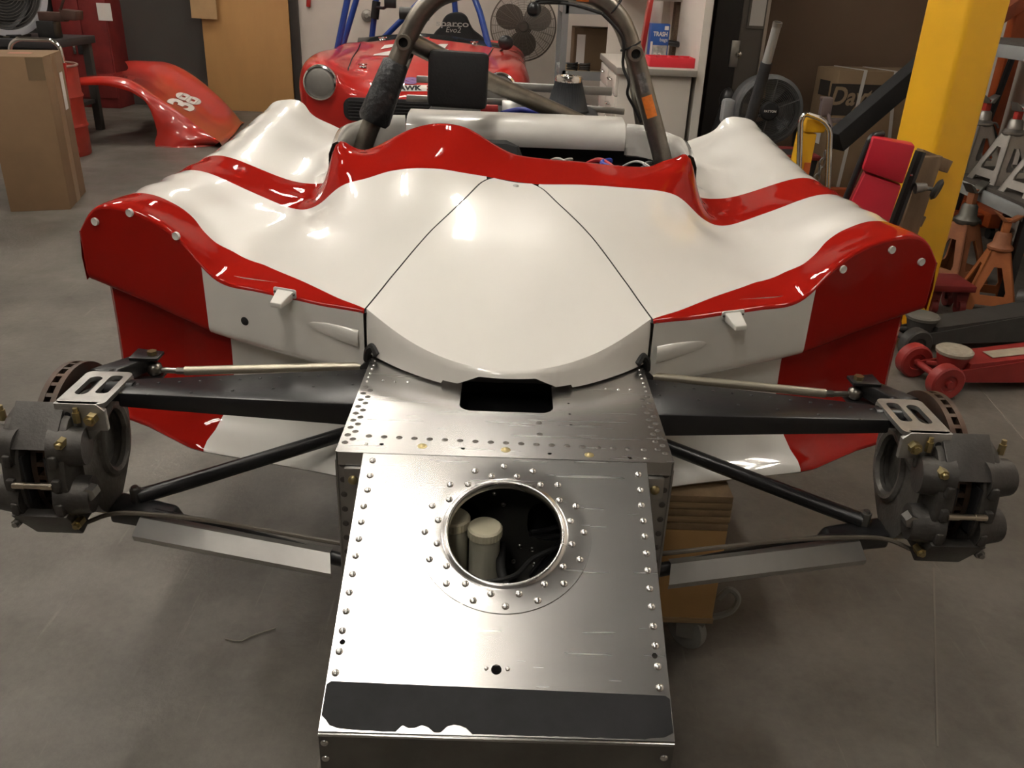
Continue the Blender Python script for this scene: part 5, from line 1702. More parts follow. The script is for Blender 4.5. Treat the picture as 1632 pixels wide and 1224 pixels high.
b = B(); b.box(((kx + kx1) / 2, Yc + .54, ctz + .0005), (kx1 - kx + .046, 1.176, .002)); obj('laminate_top', b, mat('laminate_pale', (.58, .54, .49), .45, var=.05), t)
zt = ctz + .0015
# white end panel / upright beside the cabinet
w0 = P(1112, 100, Y=Yc + .1).x; w1 = P(1136, 20, Y=Yc).x
b = B(); b.box(((kx1 + .03 + w1) / 2, Yc + .5, 1.15), (max(.05, w1 - kx1 - .03), 1.0, 2.3), .002); struct('trim_3', b, WCAB)
b = B(); b.box(((kx + kx1) / 2 + .02, Yc + 1.15, ctz + .30), (kx1 - kx, .03, .60), .002); struct('trim_4', b, WCAB)
# wall cupboard above
cz = P(1060, 2, Y=Yc + .8).z
t = thing('wall_cupboard', 'white wall cupboard hung above the worktop', 'cupboard', ((kx + kx1) / 2 + .05, Yc + .95, cz))
b = B(); b.box(((kx + kx1) / 2 + .06, Yc + .98, cz + .35), (kx1 - kx - .06, .36, .70), .003); obj('body', b, WCAB, t)
for s in (-1, 1):
    b = B(); b.box(((kx + kx1) / 2 + .06 + s * .115, Yc + .79, cz + .35), (.22, .018, .68), .003); obj('door', b, WCAB, t)
# trash bag carton
Yt = Yc + .42
a_, e_ = P(1035, 80, Y=Yt), P(1064, 80, Y=Yt); h_ = P(1050, 38, Y=Yt).z
TB = mat('box_blue', (.015, .075, .30), .4)
t = thing('trash_bag_box', 'blue carton of trash bags standing on the worktop', 'box', ((a_.x + e_.x) / 2, Yt + .05, zt))
wb = e_.x - a_.x
b = B(); b.box(((a_.x + e_.x) / 2, Yt + .06, (zt + h_) / 2), (wb, .12, h_ - zt), .002); bo = obj('carton_body', b, TB, t)
hh_ = h_ - zt; xc_ = (a_.x + e_.x) / 2
b = B(); b.box((xc_ + wb * .05, Yt - .001, zt + hh_ * .26), (wb * .78, .002, hh_ * .40)); obj('picture_panel', b, mat('panel_grey', (.12, .14, .13), .5, col2=(.45, .45, .42), vscale=20), bo)
b = B(); b.box((xc_ - wb * .42, Yt - .0012, zt + hh_ * .3), (wb * .12, .002, hh_ * .5)); obj('white_stripe', b, PAPER, bo)
b = B(); b.box((xc_ + wb * .33, Yt - .001, zt + hh_ * .90), (wb * .22, .002, hh_ * .10)); obj('brand_patch', b, PAPER, bo)
flat_text('TRASH', hh_ * .16, (xc_ + wb * .02, Yt - .003, zt + hh_ * .74), (0, -1, 0), PAPER, bo, bold=.001, sx=.80)
flat_text('bags', hh_ * .13, (xc_ + wb * .22, Yt - .003, zt + hh_ * .60), (0, -1, 0), PAPER, bo, sx=1.0)
flat_text('33', hh_ * .24, (xc_ - wb * .05, Yt - .005, zt + hh_ * .17), (0, -1, 0), PAPER, bo, bold=.0015)
# red tray
a_, e_ = P(1034, 98, Y=Yc + .15), P(1105, 100, Y=Yc + .15)
t = thing('parts_tray', 'bright red plastic tray lying on the worktop', 'tray', ((a_.x + e_.x) / 2, Yc + .2, zt))
RT2 = mat('tray_red', (.62, .02, .035), .45)
xa, xb = a_.x, e_.x
b = B(); b.box(((xa + xb) / 2, Yc + .2, zt + .006), (xb - xa, .20, .012), .003); obj('floor_panel', b, RT2, t)
for k in range(5):
    b = B(); b.box((xa + (xb - xa) * k / 4, Yc + .2, zt + .03), (.008, .20, .058), .002); obj('divider', b, RT2, t)
for yy in (Yc + .10, Yc + .30):
    b = B(); b.box(((xa + xb) / 2, yy, zt + .03), (xb - xa, .008, .060), .002); obj('side_wall', b, RT2, t)
# black bar leaning, paper roll
b = B(); b.tube([P(1066, 68, Y=Yc + .85), P(1108, 76, Y=Yc + .6)], .02, 10); cb = tag(obj('knife_rack', b, BLACK), 'black bar fixed to the splash panel above the worktop', 'bar')
b = B(); b.cyl(P(1090, 72, Y=Yc + .68), P(1098, 73, Y=Yc + .63), .012, .012, 8); obj('white_knob', b, PAPER, cb)
p = P(1042, 30, Y=Yc + .75)
t = thing('paper_towel_roll', 'white paper towel roll hung under the wall cupboard', 'paper roll', (p.x, p.y, p.z))
b = B(); b.cyl((p.x, p.y, p.z - .09), (p.x, p.y, cz), .055, .055, 24); obj('paper', b, PAPER, t)
b = B(); b.cyl((p.x, p.y, p.z - .10), (p.x, p.y, p.z - .088), .02, .02, 12); obj('core', b, CARD, t)
p = P(1027, 40, Y=Yc + .55)
b = B(); b.hexa([(p.x - .015, p.y, zt), (p.x + .015, p.y, zt), (p.x + .015, p.y + .1, zt), (p.x - .015, p.y + .1, zt)], [(p.x + .02, p.y, zt + .42), (p.x + .05, p.y, zt + .42), (p.x + .05, p.y + .1, zt + .42), (p.x + .02, p.y + .1, zt + .42)], 0, .003)
tag(obj('red_binder', b, REDP), 'thin red binder leaning beside the blue trash bag carton', 'binder')

# ---------- dark jamb, grey door with pane
Yd = YP
j0, j1, j2 = P(1137, 20, Y=Yd).x, P(1178, 20, Y=Yd).x, P(1218, 20, Y=Yd).x
b = B(); b.box(((j0 + j1) / 2, Yd - .05, 1.2), (j1 - j0, .10, 2.4), .004); struct('trim_5', b, mat('jamb_black', (.012, .010, .009), .5))
b = B(); b.box(((j1 + j2) / 2, Yd - .02, 1.08), (j2 - j1, .05, 2.16), .004); d2 = struct('door_2', b, mat('door_grey', (.12, .105, .088), .55))
pz = P(1195, 50, Y=Yd).z
b = B(); b.box(((j1 + j2) / 2 + .03, Yd - .05, pz + .42), (.13, .012, .80), .002); obj('window_frame', b, mat('door_grey2', (.16, .145, .125), .5), d2)
b = B(); b.box(((j1 + j2) / 2 + .03, Yd - .058, pz + .42), (.10, .006, .76)); obj('pane', b, mat('frosted_pane', (.62, .60, .58), .25), d2)
k_ = P(1176, 86, Y=Yd - .08)
b = B(); b.cyl((k_.x, Yd - .045, k_.z), (k_.x, Yd - .09, k_.z), .012, .012, 12); b.ball((k_.x, Yd - .105, k_.z), .026, 0, 2); obj('knob', b, CHROME, d2)
b = B(); b.box((k_.x - .03, Yd - .10, k_.z), (.06, .012, .18), .004); obj('latch_plate', b, ALUD, d2)
b = B(); b.box((j2 + .012, Yd - .03, 1.2), (.022, .06, 2.4)); struct('trim_6', b, mat('trim_pale', (.42, .36, .30), .6))
# ================================================================== RIGHT SIDE
# ---------- drum floor fan
Yf = 5.2
fc = P(1224, 176, Y=Yf); FR = (P(1272, 178, Y=Yf).x - P(1176, 176, Y=Yf).x) / 2
t = thing('drum_fan', 'dark round floor fan with wire grille beside the brown wall', 'fan', (fc.x, Yf + .1, 0))
b = B(); b.lathe([(FR - .02, -.02), (FR, -.03), (FR + .012, -.01), (FR + .012, .16), (FR - .03, .22), (.1, .24)], (fc.x, Yf, fc.z), (0, 1, 0), 40); obj('housing', b, mat('fan_shell', (.05, .052, .054), .45), t)
b = B(); b.lathe([(FR + .001, -.034), (FR + .020, -.025), (FR + .022, .03), (FR + .002, .035)], (fc.x, Yf, fc.z), (0, 1, 0), 40, close=True); obj('front_ring', b, mat('fan_ring', (.09, .092, .095), .45), t)
gd = B()
for k in range(3, 19):
    rk = FR * k / 18.5
    gd.tube([V((fc.x + rk * math.cos(a), Yf - .03, fc.z + rk * math.sin(a))) for a in np.linspace(0, 2 * math.pi, 41)[:-1]], .0022, 4, closed=True)
for k in range(6):
    a = math.pi * k / 3 + .4
    gd.tube([V((fc.x + .05 * math.cos(a), Yf - .03, fc.z + .05 * math.sin(a))), V((fc.x + FR * math.cos(a), Yf - .03, fc.z + FR * math.sin(a)))], .003, 5)
obj('grille', gd, mat('grille_grey', (.10, .10, .10), .4, .5), t)
for k in range(5):
    a0_ = 2 * math.pi * k / 5
    b = B(); b.grid([[V((fc.x + rr_ * math.cos(a0_ + w_), Yf + .06 + .05 * w_, fc.z + rr_ * math.sin(a0_ + w_))) for w_ in np.linspace(-.4, .4, 5)] for rr_ in np.linspace(.05, FR * .92, 5)]); obj('blade', b, mat('blade_grey', (.07, .07, .072), .5), t)
b = B(); b.lathe([(0, -.045), (.045, -.042), (.055, -.03), (.055, .1), (0, .12)], (fc.x, Yf, fc.z), (0, 1, 0), 20); hb_ = obj('hub', b, BLACKM, t)
flat_text('PATTON', .018, (fc.x, Yf - .047, fc.z), (0, -1, 0), PAPER, hb_, bold=.0004)
for s in (-1, 1):
    b = B(); b.tube(fillet([(fc.x + s * (FR + .03), Yf + .08, fc.z), (fc.x + s * (FR + .05), Yf + .08, .10), (fc.x + s * (FR + .05), Yf - .22, .02), (fc.x + s * (FR + .05), Yf + .35, .02)], .06, 4), .016, 8); obj('stand_tube', b, BLACK, t)
b = B(); b.box((fc.x - FR - .045, Yf + .06, fc.z - .02), (.07, .10, .14), .02); obj('pivot_cover', b, mat('pivot_pale', (.25, .255, .26), .5), t)
# red jerry container edge under the fan
p = P(1238, 243, Y=5.0)
t = thing('storage_bin', 'black plastic bin with red rim under the floor fan', 'bin', (p.x, 5.05, 0))
hz_ = p.z
b = B(); b.hexa([(p.x - .16, 4.9, .0), (p.x + .16, 4.9, .0), (p.x + .16, 5.12, .0), (p.x - .16, 5.12, .0)], [(p.x - .2, 4.86, hz_), (p.x + .2, 4.86, hz_), (p.x + .2, 5.14, hz_), (p.x - .2, 5.14, hz_)], 0, .01); obj('bin_body', b, BLACKM, t)
b = B(); b.tube([(p.x - .2, 4.86, hz_), (p.x + .2, 4.86, hz_), (p.x + .2, 5.14, hz_), (p.x - .2, 5.14, hz_)], .014, 8, closed=True); obj('rim', b, REDD, t)
# ---------- pole with black grip and pale tip
a_, e_ = P(1190, 212, Y=4.75), P(1238, 42, Y=4.6)
foot = a_ + (a_ - e_) * (a_.z / (e_.z - a_.z))
t = thing('tool_pole', 'leaning pole with black foam sleeve and pale grey tip beside the floor fan', 'pole', foot)
b = B(); b.cyl(foot, a_.lerp(e_, .68), .032, .030, 16); obj('sleeve', b, mat('foam_dark', (.03, .03, .032), .75), t)
b = B(); b.cyl(a_.lerp(e_, .66), e_, .024, .022, 16); obj('tip_tube', b, mat('tube_pale', (.42, .42, .40), .4, .3), t)
b = B(); b.lathe([(.017, 0), (.024, .0), (.024, .02), (.017, .02)], e_, (e_ - a_).normalized(), 16, close=True); obj('end_ring', b, ALUD, t)
# ---------- dark angle tool between door and fan
a_, e_ = P(1146, 205, Y=5.85), P(1158, 165, Y=5.85)
foot = V((a_.x - .06, 5.85, 0))
t = thing('upright_vacuum', 'black upright machine standing between the door and the floor fan', 'machine', foot)
b = B(); b.tube([foot + V((0, 0, .02)), a_, e_], [.05, .045, .035], 12); obj('body_tube', b, BLACKM, t)
b = B(); b.ball(e_ + V((0, 0, .03)), .06, 0, 2, (.9, .8, 1.2)); obj('head', b, BLACK, t)
b = B(); b.box(foot + V((0, 0, .03)), (.22, .3, .06), .02); obj('foot', b, BLACKM, t)

# ---------- strapped carton with DAYTON panel
Yb = 6.05
q0, q1 = P(1322, 200, Y=Yb), P(1437, 200, Y=Yb)
ztop = P(1350, 112, Y=Yb).z
wD = q1.x - q0.x + .12
t = thing('strapped_carton', 'large brown carton with black printed panel and pale straps against the brown wall', 'box', (q0.x + wD / 2, Yb + .2, 0))
qx = q0.x
b = B()
ql = P(1286, 200, Y=Yb + .30)
sh = V((ql.x - qx, .30, 0))
bot = [V((qx, Yb, 0)), V((qx + wD, Yb + .05, 0)), V((qx + wD, Yb + .05, 0)) + V((0, .4, 0)), V((qx, Yb, 0)) + sh]
b.hexa(bot, [v + V((0, 0, ztop)) for v in bot], 0, .01); cb_ = obj('carton_body', b, mat('carton_dark', (.20, .135, .075), .85, var=.12, vscale=5), t)
pa_, pb_ = P(1326, 133, Y=Yb - .002), P(1412, 187, Y=Yb - .002)
ang = math.atan2(.05, wD)
nD = V((math.sin(ang), -math.cos(ang), 0)); xD = V((math.cos(ang), math.sin(ang), 0))
org = V((qx, Yb, 0))
def onf(x, z, off): return org + xD * (x - qx) + V((0, 0, z)) + nD * off
b = B(); q = [onf(pa_.x, pb_.z, .001), onf(pb_.x, pb_.z, .001), onf(pb_.x, pa_.z, .001), onf(pa_.x, pa_.z, .001)]
b.hexa(q, [v + nD * .001 for v in q]); pn = obj('printed_panel', b, mat('print_black', (.018, .014, .011), .8), cb_)
flat_text('Dayton', .165, onf((pa_.x + pb_.x) / 2 + .02, pa_.z - .085, .004), nD, mat('print_tan', (.22, .16, .10), .8), pn, bold=.004, shear=.18, sx=.9)
strap = mat('strap_pale', (.42, .40, .37), .5)
for (sx0, sx1) in ((1380, 1330), (1430, 1412)):
    pa2, pb2 = P(sx0, 118, Y=Yb), P(sx1, 300, Y=Yb)
    w_ = .012
    q = [onf(pa2.x - w_, ztop + .002, .003), onf(pa2.x + w_, ztop + .002, .003), onf(pb2.x + w_ + .02, .02, .003), onf(pb2.x - w_ + .02, .02, .003)]
    b = B(); b.hexa(q, [v + nD * .003 for v in q]); obj('strap', b, strap, t)
    q = [onf(pa2.x - w_, ztop + .001, .003), onf(pa2.x + w_, ztop + .001, .003), onf(pa2.x + w_ - .08, ztop + .001, -.3), onf(pa2.x - w_ - .08, ztop + .001, -.3)]
    b = B(); b.hexa(q, [v + V((0, 0, .004)) for v in q]); obj('strap', b, strap, t)
pl2 = bot[0].lerp(bot[3], .3); pl3 = bot[0].lerp(bot[3], .75)
nl = V((0, 0, 1)).cross(bot[3] - bot[0]).normalized()
if nl.x > 0: nl = -nl
for (z0, z1, m_, nm) in ((ztop - .18, ztop - .08, mat('print_black', (.018, .014, .011), .8), 'printed_mark'), (ztop - .50, ztop - .32, PAPER, 'shipping_label')):
    q = [pl3 + V((0, 0, z0)) + nl * .001, pl2 + V((0, 0, z0)) + nl * .001, pl2 + V((0, 0, z1)) + nl * .001, pl3 + V((0, 0, z1)) + nl * .001]
    b = B(); b.hexa(q, [v + nl * .002 for v in q]); obj(nm, b, m_, cb_)

# ---------- yellow column (slightly turned square tube)
N_, R_c = P(1419, 523, Z=0), P(1478, 515, Z=0)
a_ = (R_c - N_); L_a = a_.length
pl = V((-a_.y, a_.x, 0)).normalized()
if pl.x > 0: pl = -pl
Lc = max(L_a * 1.0, .15)
pts = [N_, N_ + a_, N_ + a_ + pl * Lc, N_ + pl * Lc]
cc = sum(pts, V()) / 4
u_, v_ = a_.normalized(), pl
t = thing('steel_column', 'square yellow painted steel column beside the red jack', 'column', cc)
b = B()
M = Matrix((u_, v_, u_.cross(v_))).transposed().to_4x4(); M.translation = cc + V((0, 0, CEIL / 2))
b.prism(rrect(L_a, Lc, .022, 4), CEIL - .02, M); obj('shaft', b, YEL, t)
b = B(); M2 = M.copy(); M2.translation = cc + V((0, 0, .006)); b.prism(rrect(L_a + .1, Lc + .1, .01, 2), .012, M2); obj('base_plate', b, YEL, t)

# ---------- padded red stool / creeper with black frame, planks behind
Yk = 3.30
def kp(x, y, dY=0): return P(x, y, Y=Yk + dY)
t = thing('mechanic_creeper', 'folded mechanic creeper with two red padded cushions in front of the yellow column', 'creeper', (kp(1400, 300).x, Yk + .1, 0))
REDV = mat('red_vinyl', (.50, .012, .030), .45, bump=.06, bscale=120)
def pad(c4, depth, nm):
    f = [V(p) for p in c4]
    n = (f[1] - f[0]).cross(f[3] - f[0]).normalized()
    if n.y < 0: n = -n
    n = (n + V((.30, 0, 0))).normalized()
    b = B(); b.hexa(f, [p + n * depth for p in f], 0, .008); return obj(nm, b, REDV, t)
pad([kp(1374, 272), kp(1439, 294), kp(1459, 232), kp(1392, 219)], .085, 'head_cushion')
pad([kp(1318, 400, .01), kp(1391, 432, .01), kp(1437, 296, .01), kp(1379, 276, .01)], .085, 'seat_cushion')
a0_, a1_ = kp(1463, 242, .08), kp(1405, 400, .08)
dirv = (a1_ - a0_).normalized(); ft_ = a1_ + dirv * (a1_.z / -dirv.z) if dirv.z < 0 else a1_
b = B(); b.tube([a0_ + V((.02, .02, 0)), a1_ + V((.02, .02, 0)), ft_ + V((.02, .02, .02))], .022, 8); obj('frame_rail', b, BLACK, t)
g0, g1 = kp(1389, 216, .06), kp(1342, 332, .06)
dv2 = (g1 - g0).normalized(); gf = g1 + dv2 * (g1.z / -dv2.z)
b = B(); b.tube(fillet([g0 + V((.05, .02, .005)), g0, g1, gf + V((0, 0, .015))], .03, 4), .013, 10); obj('side_rail', b, BLACK, t)
b = B(); b.tube([gf + V((0, 0, .015)), ft_ + V((0, .0, .015))], .012, 8); obj('cross_tube', b, BLACK, t)
for q in (gf, ft_):
    b = B(); b.cyl(V((q.x - .012, q.y + .04, .03)), V((q.x + .012, q.y + .04, .03)), .03, .03, 14); obj('caster', b, RUBBER, t)
kw = kp(1493, 302, .12); ks = kp(1470, 300, .12)
b = B(); b.lathe([(0, -.008), (.035, -.01), (.045, 0), (.035, .01), (0, .008)], kw, V((.75, -.6, -.25)), 22); obj('hand_wheel', b, mat('wheel_grey', (.06, .06, .055), .4, .4), t)
b = B(); b.cyl(ks, kw, .008, .008, 8); obj('spindle', b, ALUD, t)
b = B(); b.cyl(kp(1458, 300, .09), kp(1476, 298, .09), .022, .016, 14); obj('pivot_boss', b, mat('boss_grey', (.2, .19, .18), .4, .6), t)
b = B(); b.ball(kp(1453, 279, .08), .006, 0, 1); obj('screw', b, CHROME, t)
pA_, pB_ = P(1488, 250, Y=Yk + .16), P(1446, 380, Y=Yk + .16)
d_ = (pB_ - pA_).normalized(); pF = pA_ + d_ * (pA_.z / -d_.z)
b = B()
sv = V((1, .35, 0)).normalized()
q = [pF - sv * .05, pF + sv * .05, pF + sv * .05 + V((0, .04, 0)), pF - sv * .05 + V((0, .04, 0))]
q2 = [pA_ - sv * .05, pA_ + sv * .05, pA_ + sv * .05 + V((0, .04, 0)), pA_ - sv * .05 + V((0, .04, 0))]
for v in q: v.z = max(v.z, 0)
b.hexa(q, q2, 0, .003); tt = thing('timber_frame', 'weathered timber frame of planks leaning between red creeper and yellow column', 'timber', V((pF.x, pF.y, 0)))
obj('plank', b, TIMB, tt)
b = B(); b.box(P(1486, 256, Y=Yk + .22), (.17, .04, .05), .003, rot=(0, .30, .3)); obj('cross_plank', b, TIMB, tt)
b = B(); b.box(P(1448, 345, Y=Yk + .20), (.15, .035, .045), .003, rot=(0, .30, .3)); obj('cross_plank', b, TIMB, tt)

# ---------- yellow hand truck with chrome handle
Yh = 4.6
hp = [P(1272, 320, Y=Yh), P(1276, 192, Y=Yh), P(1283, 181, Y=Yh), P(1310, 190, Y=Yh), P(1323, 206, Y=Yh), P(1318, 330, Y=Yh)]
t = thing('yellow_cart', 'yellow upright cart with bent chrome handle in front of the strapped carton', 'cart', (P(1295, 330, Y=Yh).x, Yh + .1, 0))
lo0, lo1 = V((hp[0].x - .01, Yh, .06)), V((hp[-1].x, Yh, .06))
b = B(); b.tube(fillet([lo0] + hp + [lo1], .045, 5), .015, 10); obj('handle', b, CHROME, t)
x0_, x1_ = P(1280, 200, Y=Yh + .05).x, P(1300, 200, Y=Yh + .05).x
zt3 = P(1290, 190, Y=Yh + .05).z
b = B(); b.hexa([(x0_ - .03, Yh + .03, .05), (x1_ - .0, Yh + .03, .05), (x1_ - .0, Yh + .14, .05), (x0_ - .03, Yh + .14, .05)], [(x0_, Yh + .03, zt3 - .07), (x1_ + .01, Yh + .03, zt3 - .07), (x1_ + .01, Yh + .14, zt3 - .07), (x0_, Yh + .14, zt3 - .07)], 0, .008); obj('housing', b, YEL, t)
b = B(); b.box(((x0_ + x1_) / 2 + .025, Yh + .07, zt3 - .03), (.11, .10, .07), .012); obj('cap', b, YEL, t)
b = B(); b.box(((x0_ + x1_) / 2 + .02, Yh + .027, zt3 - .30), (.035, .006, .16), .002); obj('orange_label', b, mat('label_orange', (.55, .12, .02), .5), t)
b = B(); b.box(((lo0.x + lo1.x) / 2, Yh + .06, .03), (abs(lo1.x - lo0.x) + .1, .26, .05), .008); obj('foot_plate', b, BLACK, t)

# ---------- engine hoist: orange mast, black boom, hook
Ym = 5.55
m0, m1 = P(1548, 330, Y=Ym), P(1626, 10, Y=Ym)
mx_ = min(P(1562, 300, Y=Ym).x, 3.02)
t = thing('engine_hoist', 'orange engine hoist with long black boom behind the yellow column', 'engine hoist', (mx_, Ym + .2, 0))
mtop = P(1612, 12, Y=Ym).z + .05
b = B(); b.box((mx_, Ym, mtop / 2 + .05), (.09, .09, mtop - .05), .006); obj('mast', b, ORA, t)
tip = P(1331, 226, Y=4.75); bend = P(1466, 108, Y=4.98); root = V((mx_, Ym, mtop))
def beam(p, q, w_, h_, m_, nm):
    ax = (q - p); Lb = ax.length
    M = frame((p + q) / 2, ax, V((0, 0, 1)))
    b = B(); b.box((0, 0, 0), (w_, h_, Lb), .005)
    for v in b.bm.verts: v.co = M @ v.co
    return obj(nm, b, m_, t)
beam(root, bend.lerp(root, -.0), .075, .085, ORA, 'boom')
beam(bend.lerp(root, .06), tip, .085, .115, BLACKM, 'boom_extension')
b = B(); b.cyl(bend + V((-.05, -.06, -.02)), bend + V((-.05, .06, -.02)), .018, .018, 12); obj('boom_pin', b, ALUD, t)
b = B(); b.tube([V((mx_ + .02, Ym - .06, .55)), V((mx_ - .28, Ym - .06, mtop - .38))], .03, 10); obj('hydraulic_ram', b, BLACK, t)
b = B(); b.tube([V((mx_ - .12, Ym - .08, .12)), V((mx_ - .02, Ym - .08, mtop - .30))], .02, 8); obj('brace_bar', b, BLACK, t)
b = B(); b.box((mx_ - .44, Ym - .30, .10), (1.0, .08, .08), .005, rot=(0, 0, .1)); obj('leg', b, ORA, t)
b = B(); b.box((mx_ - .44, Ym + .32, .10), (1.0, .08, .08), .005, rot=(0, 0, -.1)); obj('leg', b, ORA, t)
b = B(); b.box((mx_, Ym, .12), (.10, .75, .09), .005); obj('cross_member', b, ORA, t)
for (x, y) in ((mx_, Ym - .33), (mx_, Ym + .33), (mx_ - .88, Ym - .34), (mx_ - .88, Ym + .37)):
    b = B(); b.cyl((x - .015, y, .035), (x + .015, y, .035), .035, .035, 14); obj('caster', b, RUBBER, t)
hk0 = tip + V((-.02, -.02, -.04))
for k in range(5):
    b = B(); c = hk0 + V((-.03 - .006 * k, 0, -.03 - .042 * k))
    b.tube([c + (V((.014 * math.cos(a), 0, .026 * math.sin(a))) if k % 2 else V((0, .014 * math.cos(a), .026 * math.sin(a)))) for a in np.linspace(0, 2 * math.pi, 13)[:-1]], .0045, 6, closed=True); obj('chain_link', b, ALUD, t)
b = B(); c = hk0 + V((-.06, 0, -.28)); b.tube(smooth_path([c + V((0, 0, .05)), c + V((.03, 0, .02)), c + V((.02, 0, -.03)), c + V((-.02, 0, -.035)), c + V((-.03, 0, 0))], 5), .008, 8); obj('hook', b, ALUD, t)
b = B(); b.box(P(1316, 170, Y=4.85), (.06, .05, .10), .01); b.box(P(1333, 192, Y=4.85), (.10, .025, .025), .005); b.box(P(1316, 157, Y=4.85), (.06, .025, .02), .005); 
b.tube([P(1316, 170, Y=4.85), P(1331, 226, Y=4.78)], .012, 8); obj('boom_clamp', b, [mat('clamp_grey', (.13, .10, .10), .5)], t)

# ---------- steel shelf on the right wall
SX0, SX1, SY0, SY1 = 2.42, 2.98, 3.92, 5.02
zl = P(1580, 305, X=SX0).z; zu = P(1610, 70, X=SX0).z
t = thing('steel_shelf_unit', 'grey and black steel shelf unit along the right wall', 'shelf unit', ((SX0 + SX1) / 2, (SY0 + SY1) / 2, 0))
for (x, y) in ((SX0, SY0), (SX1, SY0), (SX0, SY1), (SX1, SY1)):
    b = B(); b.box((x, y, .95), (.04, .04, 1.9)); obj('post', b, BLACK, t)
for z in (zl, zu, 1.75):
    b = B(); b.box(((SX0 + SX1) / 2, (SY0 + SY1) / 2, z - .0), (SX1 - SX0, SY1 - SY0, .018)); obj('shelf_board', b, mat('shelf_dark', (.07, .06, .052), .7), t)
    for x in (SX0 - .012, SX1 + .012):
        b = B(); b.box((x, (SY0 + SY1) / 2, z - .035), (.02, SY1 - SY0, .06), .003); obj('beam', b, GREYP, t)
    for y in (SY0, SY1):
        b = B(); b.box(((SX0 + SX1) / 2, y, z - .035), (SX1 - SX0, .02, .06), .003); obj('beam', b, GREYP, t)

STA = mat('stand_aluminium', (.50, .47, .43), .42, .75, var=.12, vscale=15)
def jack_stand(label, loc, h, w_, body_m, top_m, rot=0, group=None, pole_red=True, vee=False):
    t = thing('jack_stand', label, 'jack stand', loc, (0, 0, rot), group)
    hb = h * .60
    # four tapered side plates with a rounded triangular opening and a notch at the foot
    def wz(z): return w_ / 2 * (1 - .64 * z / hb)
    for (dx, dy) in ((1, 0), (-1, 0), (0, 1), (0, -1)):
        outer = [(-w_ / 2, 0), (-w_ * .30, 0), (-w_ * .27, hb * .10), (w_ * .27, hb * .10), (w_ * .30, 0), (w_ / 2, 0), (wz(hb), hb), (-wz(hb), hb)]
        hole = [(-w_ * .22, hb * .26), (w_ * .22, hb * .26), (w_ * .235, hb * .33), (w_ * .07, hb * .74), (-w_ * .07, hb * .74), (-w_ * .235, hb * .33)]
        b = B(); b.sheet(outer, [hole], w_ * .035, lambda x, z, q, dx=dx, dy=dy: V((dx * (wz(z) - q) + (-dy) * x * (1 - 0 * q), dy * (wz(z) - q) + dx * x, z)))
        obj('side_plate', b, body_m, t, world=False, angle=25)
    b = B(); b.lathe([(w_ * .20, hb * .98), (w_ * .24, hb * 1.02), (w_ * .24, hb * 1.06), (w_ * .17, hb * 1.12), (w_ * .15, hb * 1.28), (w_ * .11, hb * 1.32)], (0, 0, 0), (0, 0, 1), 18); obj('collar', b, top_m, t, world=False)
    b = B(); b.box((0, 0, hb * 1.3), (w_ * .14, w_ * .14, hb * .5), w_ * .01); obj('ratchet_post', b, mat('post_red', (.40, .03, .02), .5) if pole_red else body_m, t, world=False)
    b = B()
    if vee:
        for s in (-1, 1):
            b.hexa([(0, -w_ * .10, h * .90), (s * w_ * .10, -w_ * .10, h * .90), (s * w_ * .10, w_ * .10, h * .90), (0, w_ * .10, h * .90)],
                   [(s * w_ * .12, -w_ * .10, h * .955), (s * w_ * .30, -w_ * .10, h), (s * w_ * .30, w_ * .10, h), (s * w_ * .12, w_ * .10, h * .955)], 0, w_ * .008)
    else:
        for s in (-1, 1):
            b.hexa([(0, -w_ * .11, h * .89), (s * w_ * .11, -w_ * .11, h * .89), (s * w_ * .11, w_ * .11, h * .89), (0, w_ * .11, h * .89)],
                   [(s * w_ * .06, -w_ * .12, h * .95), (s * w_ * .20, -w_ * .12, h), (s * w_ * .20, w_ * .12, h), (s * w_ * .06, w_ * .12, h * .95)], 0, w_ * .008)
    obj('saddle', b, top_m, t, world=False)
    b = B(); b.tube(fillet([(w_ * .15, 0, hb * 1.05), (w_ * .34, -w_ * .05, hb * 1.05), (w_ * .42, -w_ * .05, hb * .95)], w_ * .06, 4), w_ * .028, 8); obj('ratchet_handle', b, top_m, t, world=False)
    return t
zsh = zl + .009
grp = 'aluminium jack stands on the shelf'
for k, yy in enumerate((4.82, 4.50, 4.18)):
    jack_stand(('bare aluminium jack stand on the shelf beside the yellow column', 'bare aluminium jack stand in the middle of the shelf row', 'bare aluminium jack stand by the black shelf post')[k],
               (2.575, yy, zsh), .40, .225, STA, mat('saddle_grey', (.33, .31, .29), .4, .8), .15, grp)
for k, (px, py, h_, w_) in enumerate(((1537, 462, .52, .26), (1576, 490, .46, .24))):
    p = P(px, py, Z=0)
    jack_stand(('orange brown steel jack stand under the shelf with a V saddle', 'brighter orange jack stand on the floor by the black shelf post')[k], (p.x, p.y + (.16, .05)[k], 0), h_, w_, (ORB, mat('stand_orange', (.42, .13, .035), .55, var=.2, vscale=12))[k], (mat('saddle_dark', (.12, .115, .10), .45, .6), ORB)[k], (.5, -.3)[k], 'orange jack stands under the shelf', False, True)

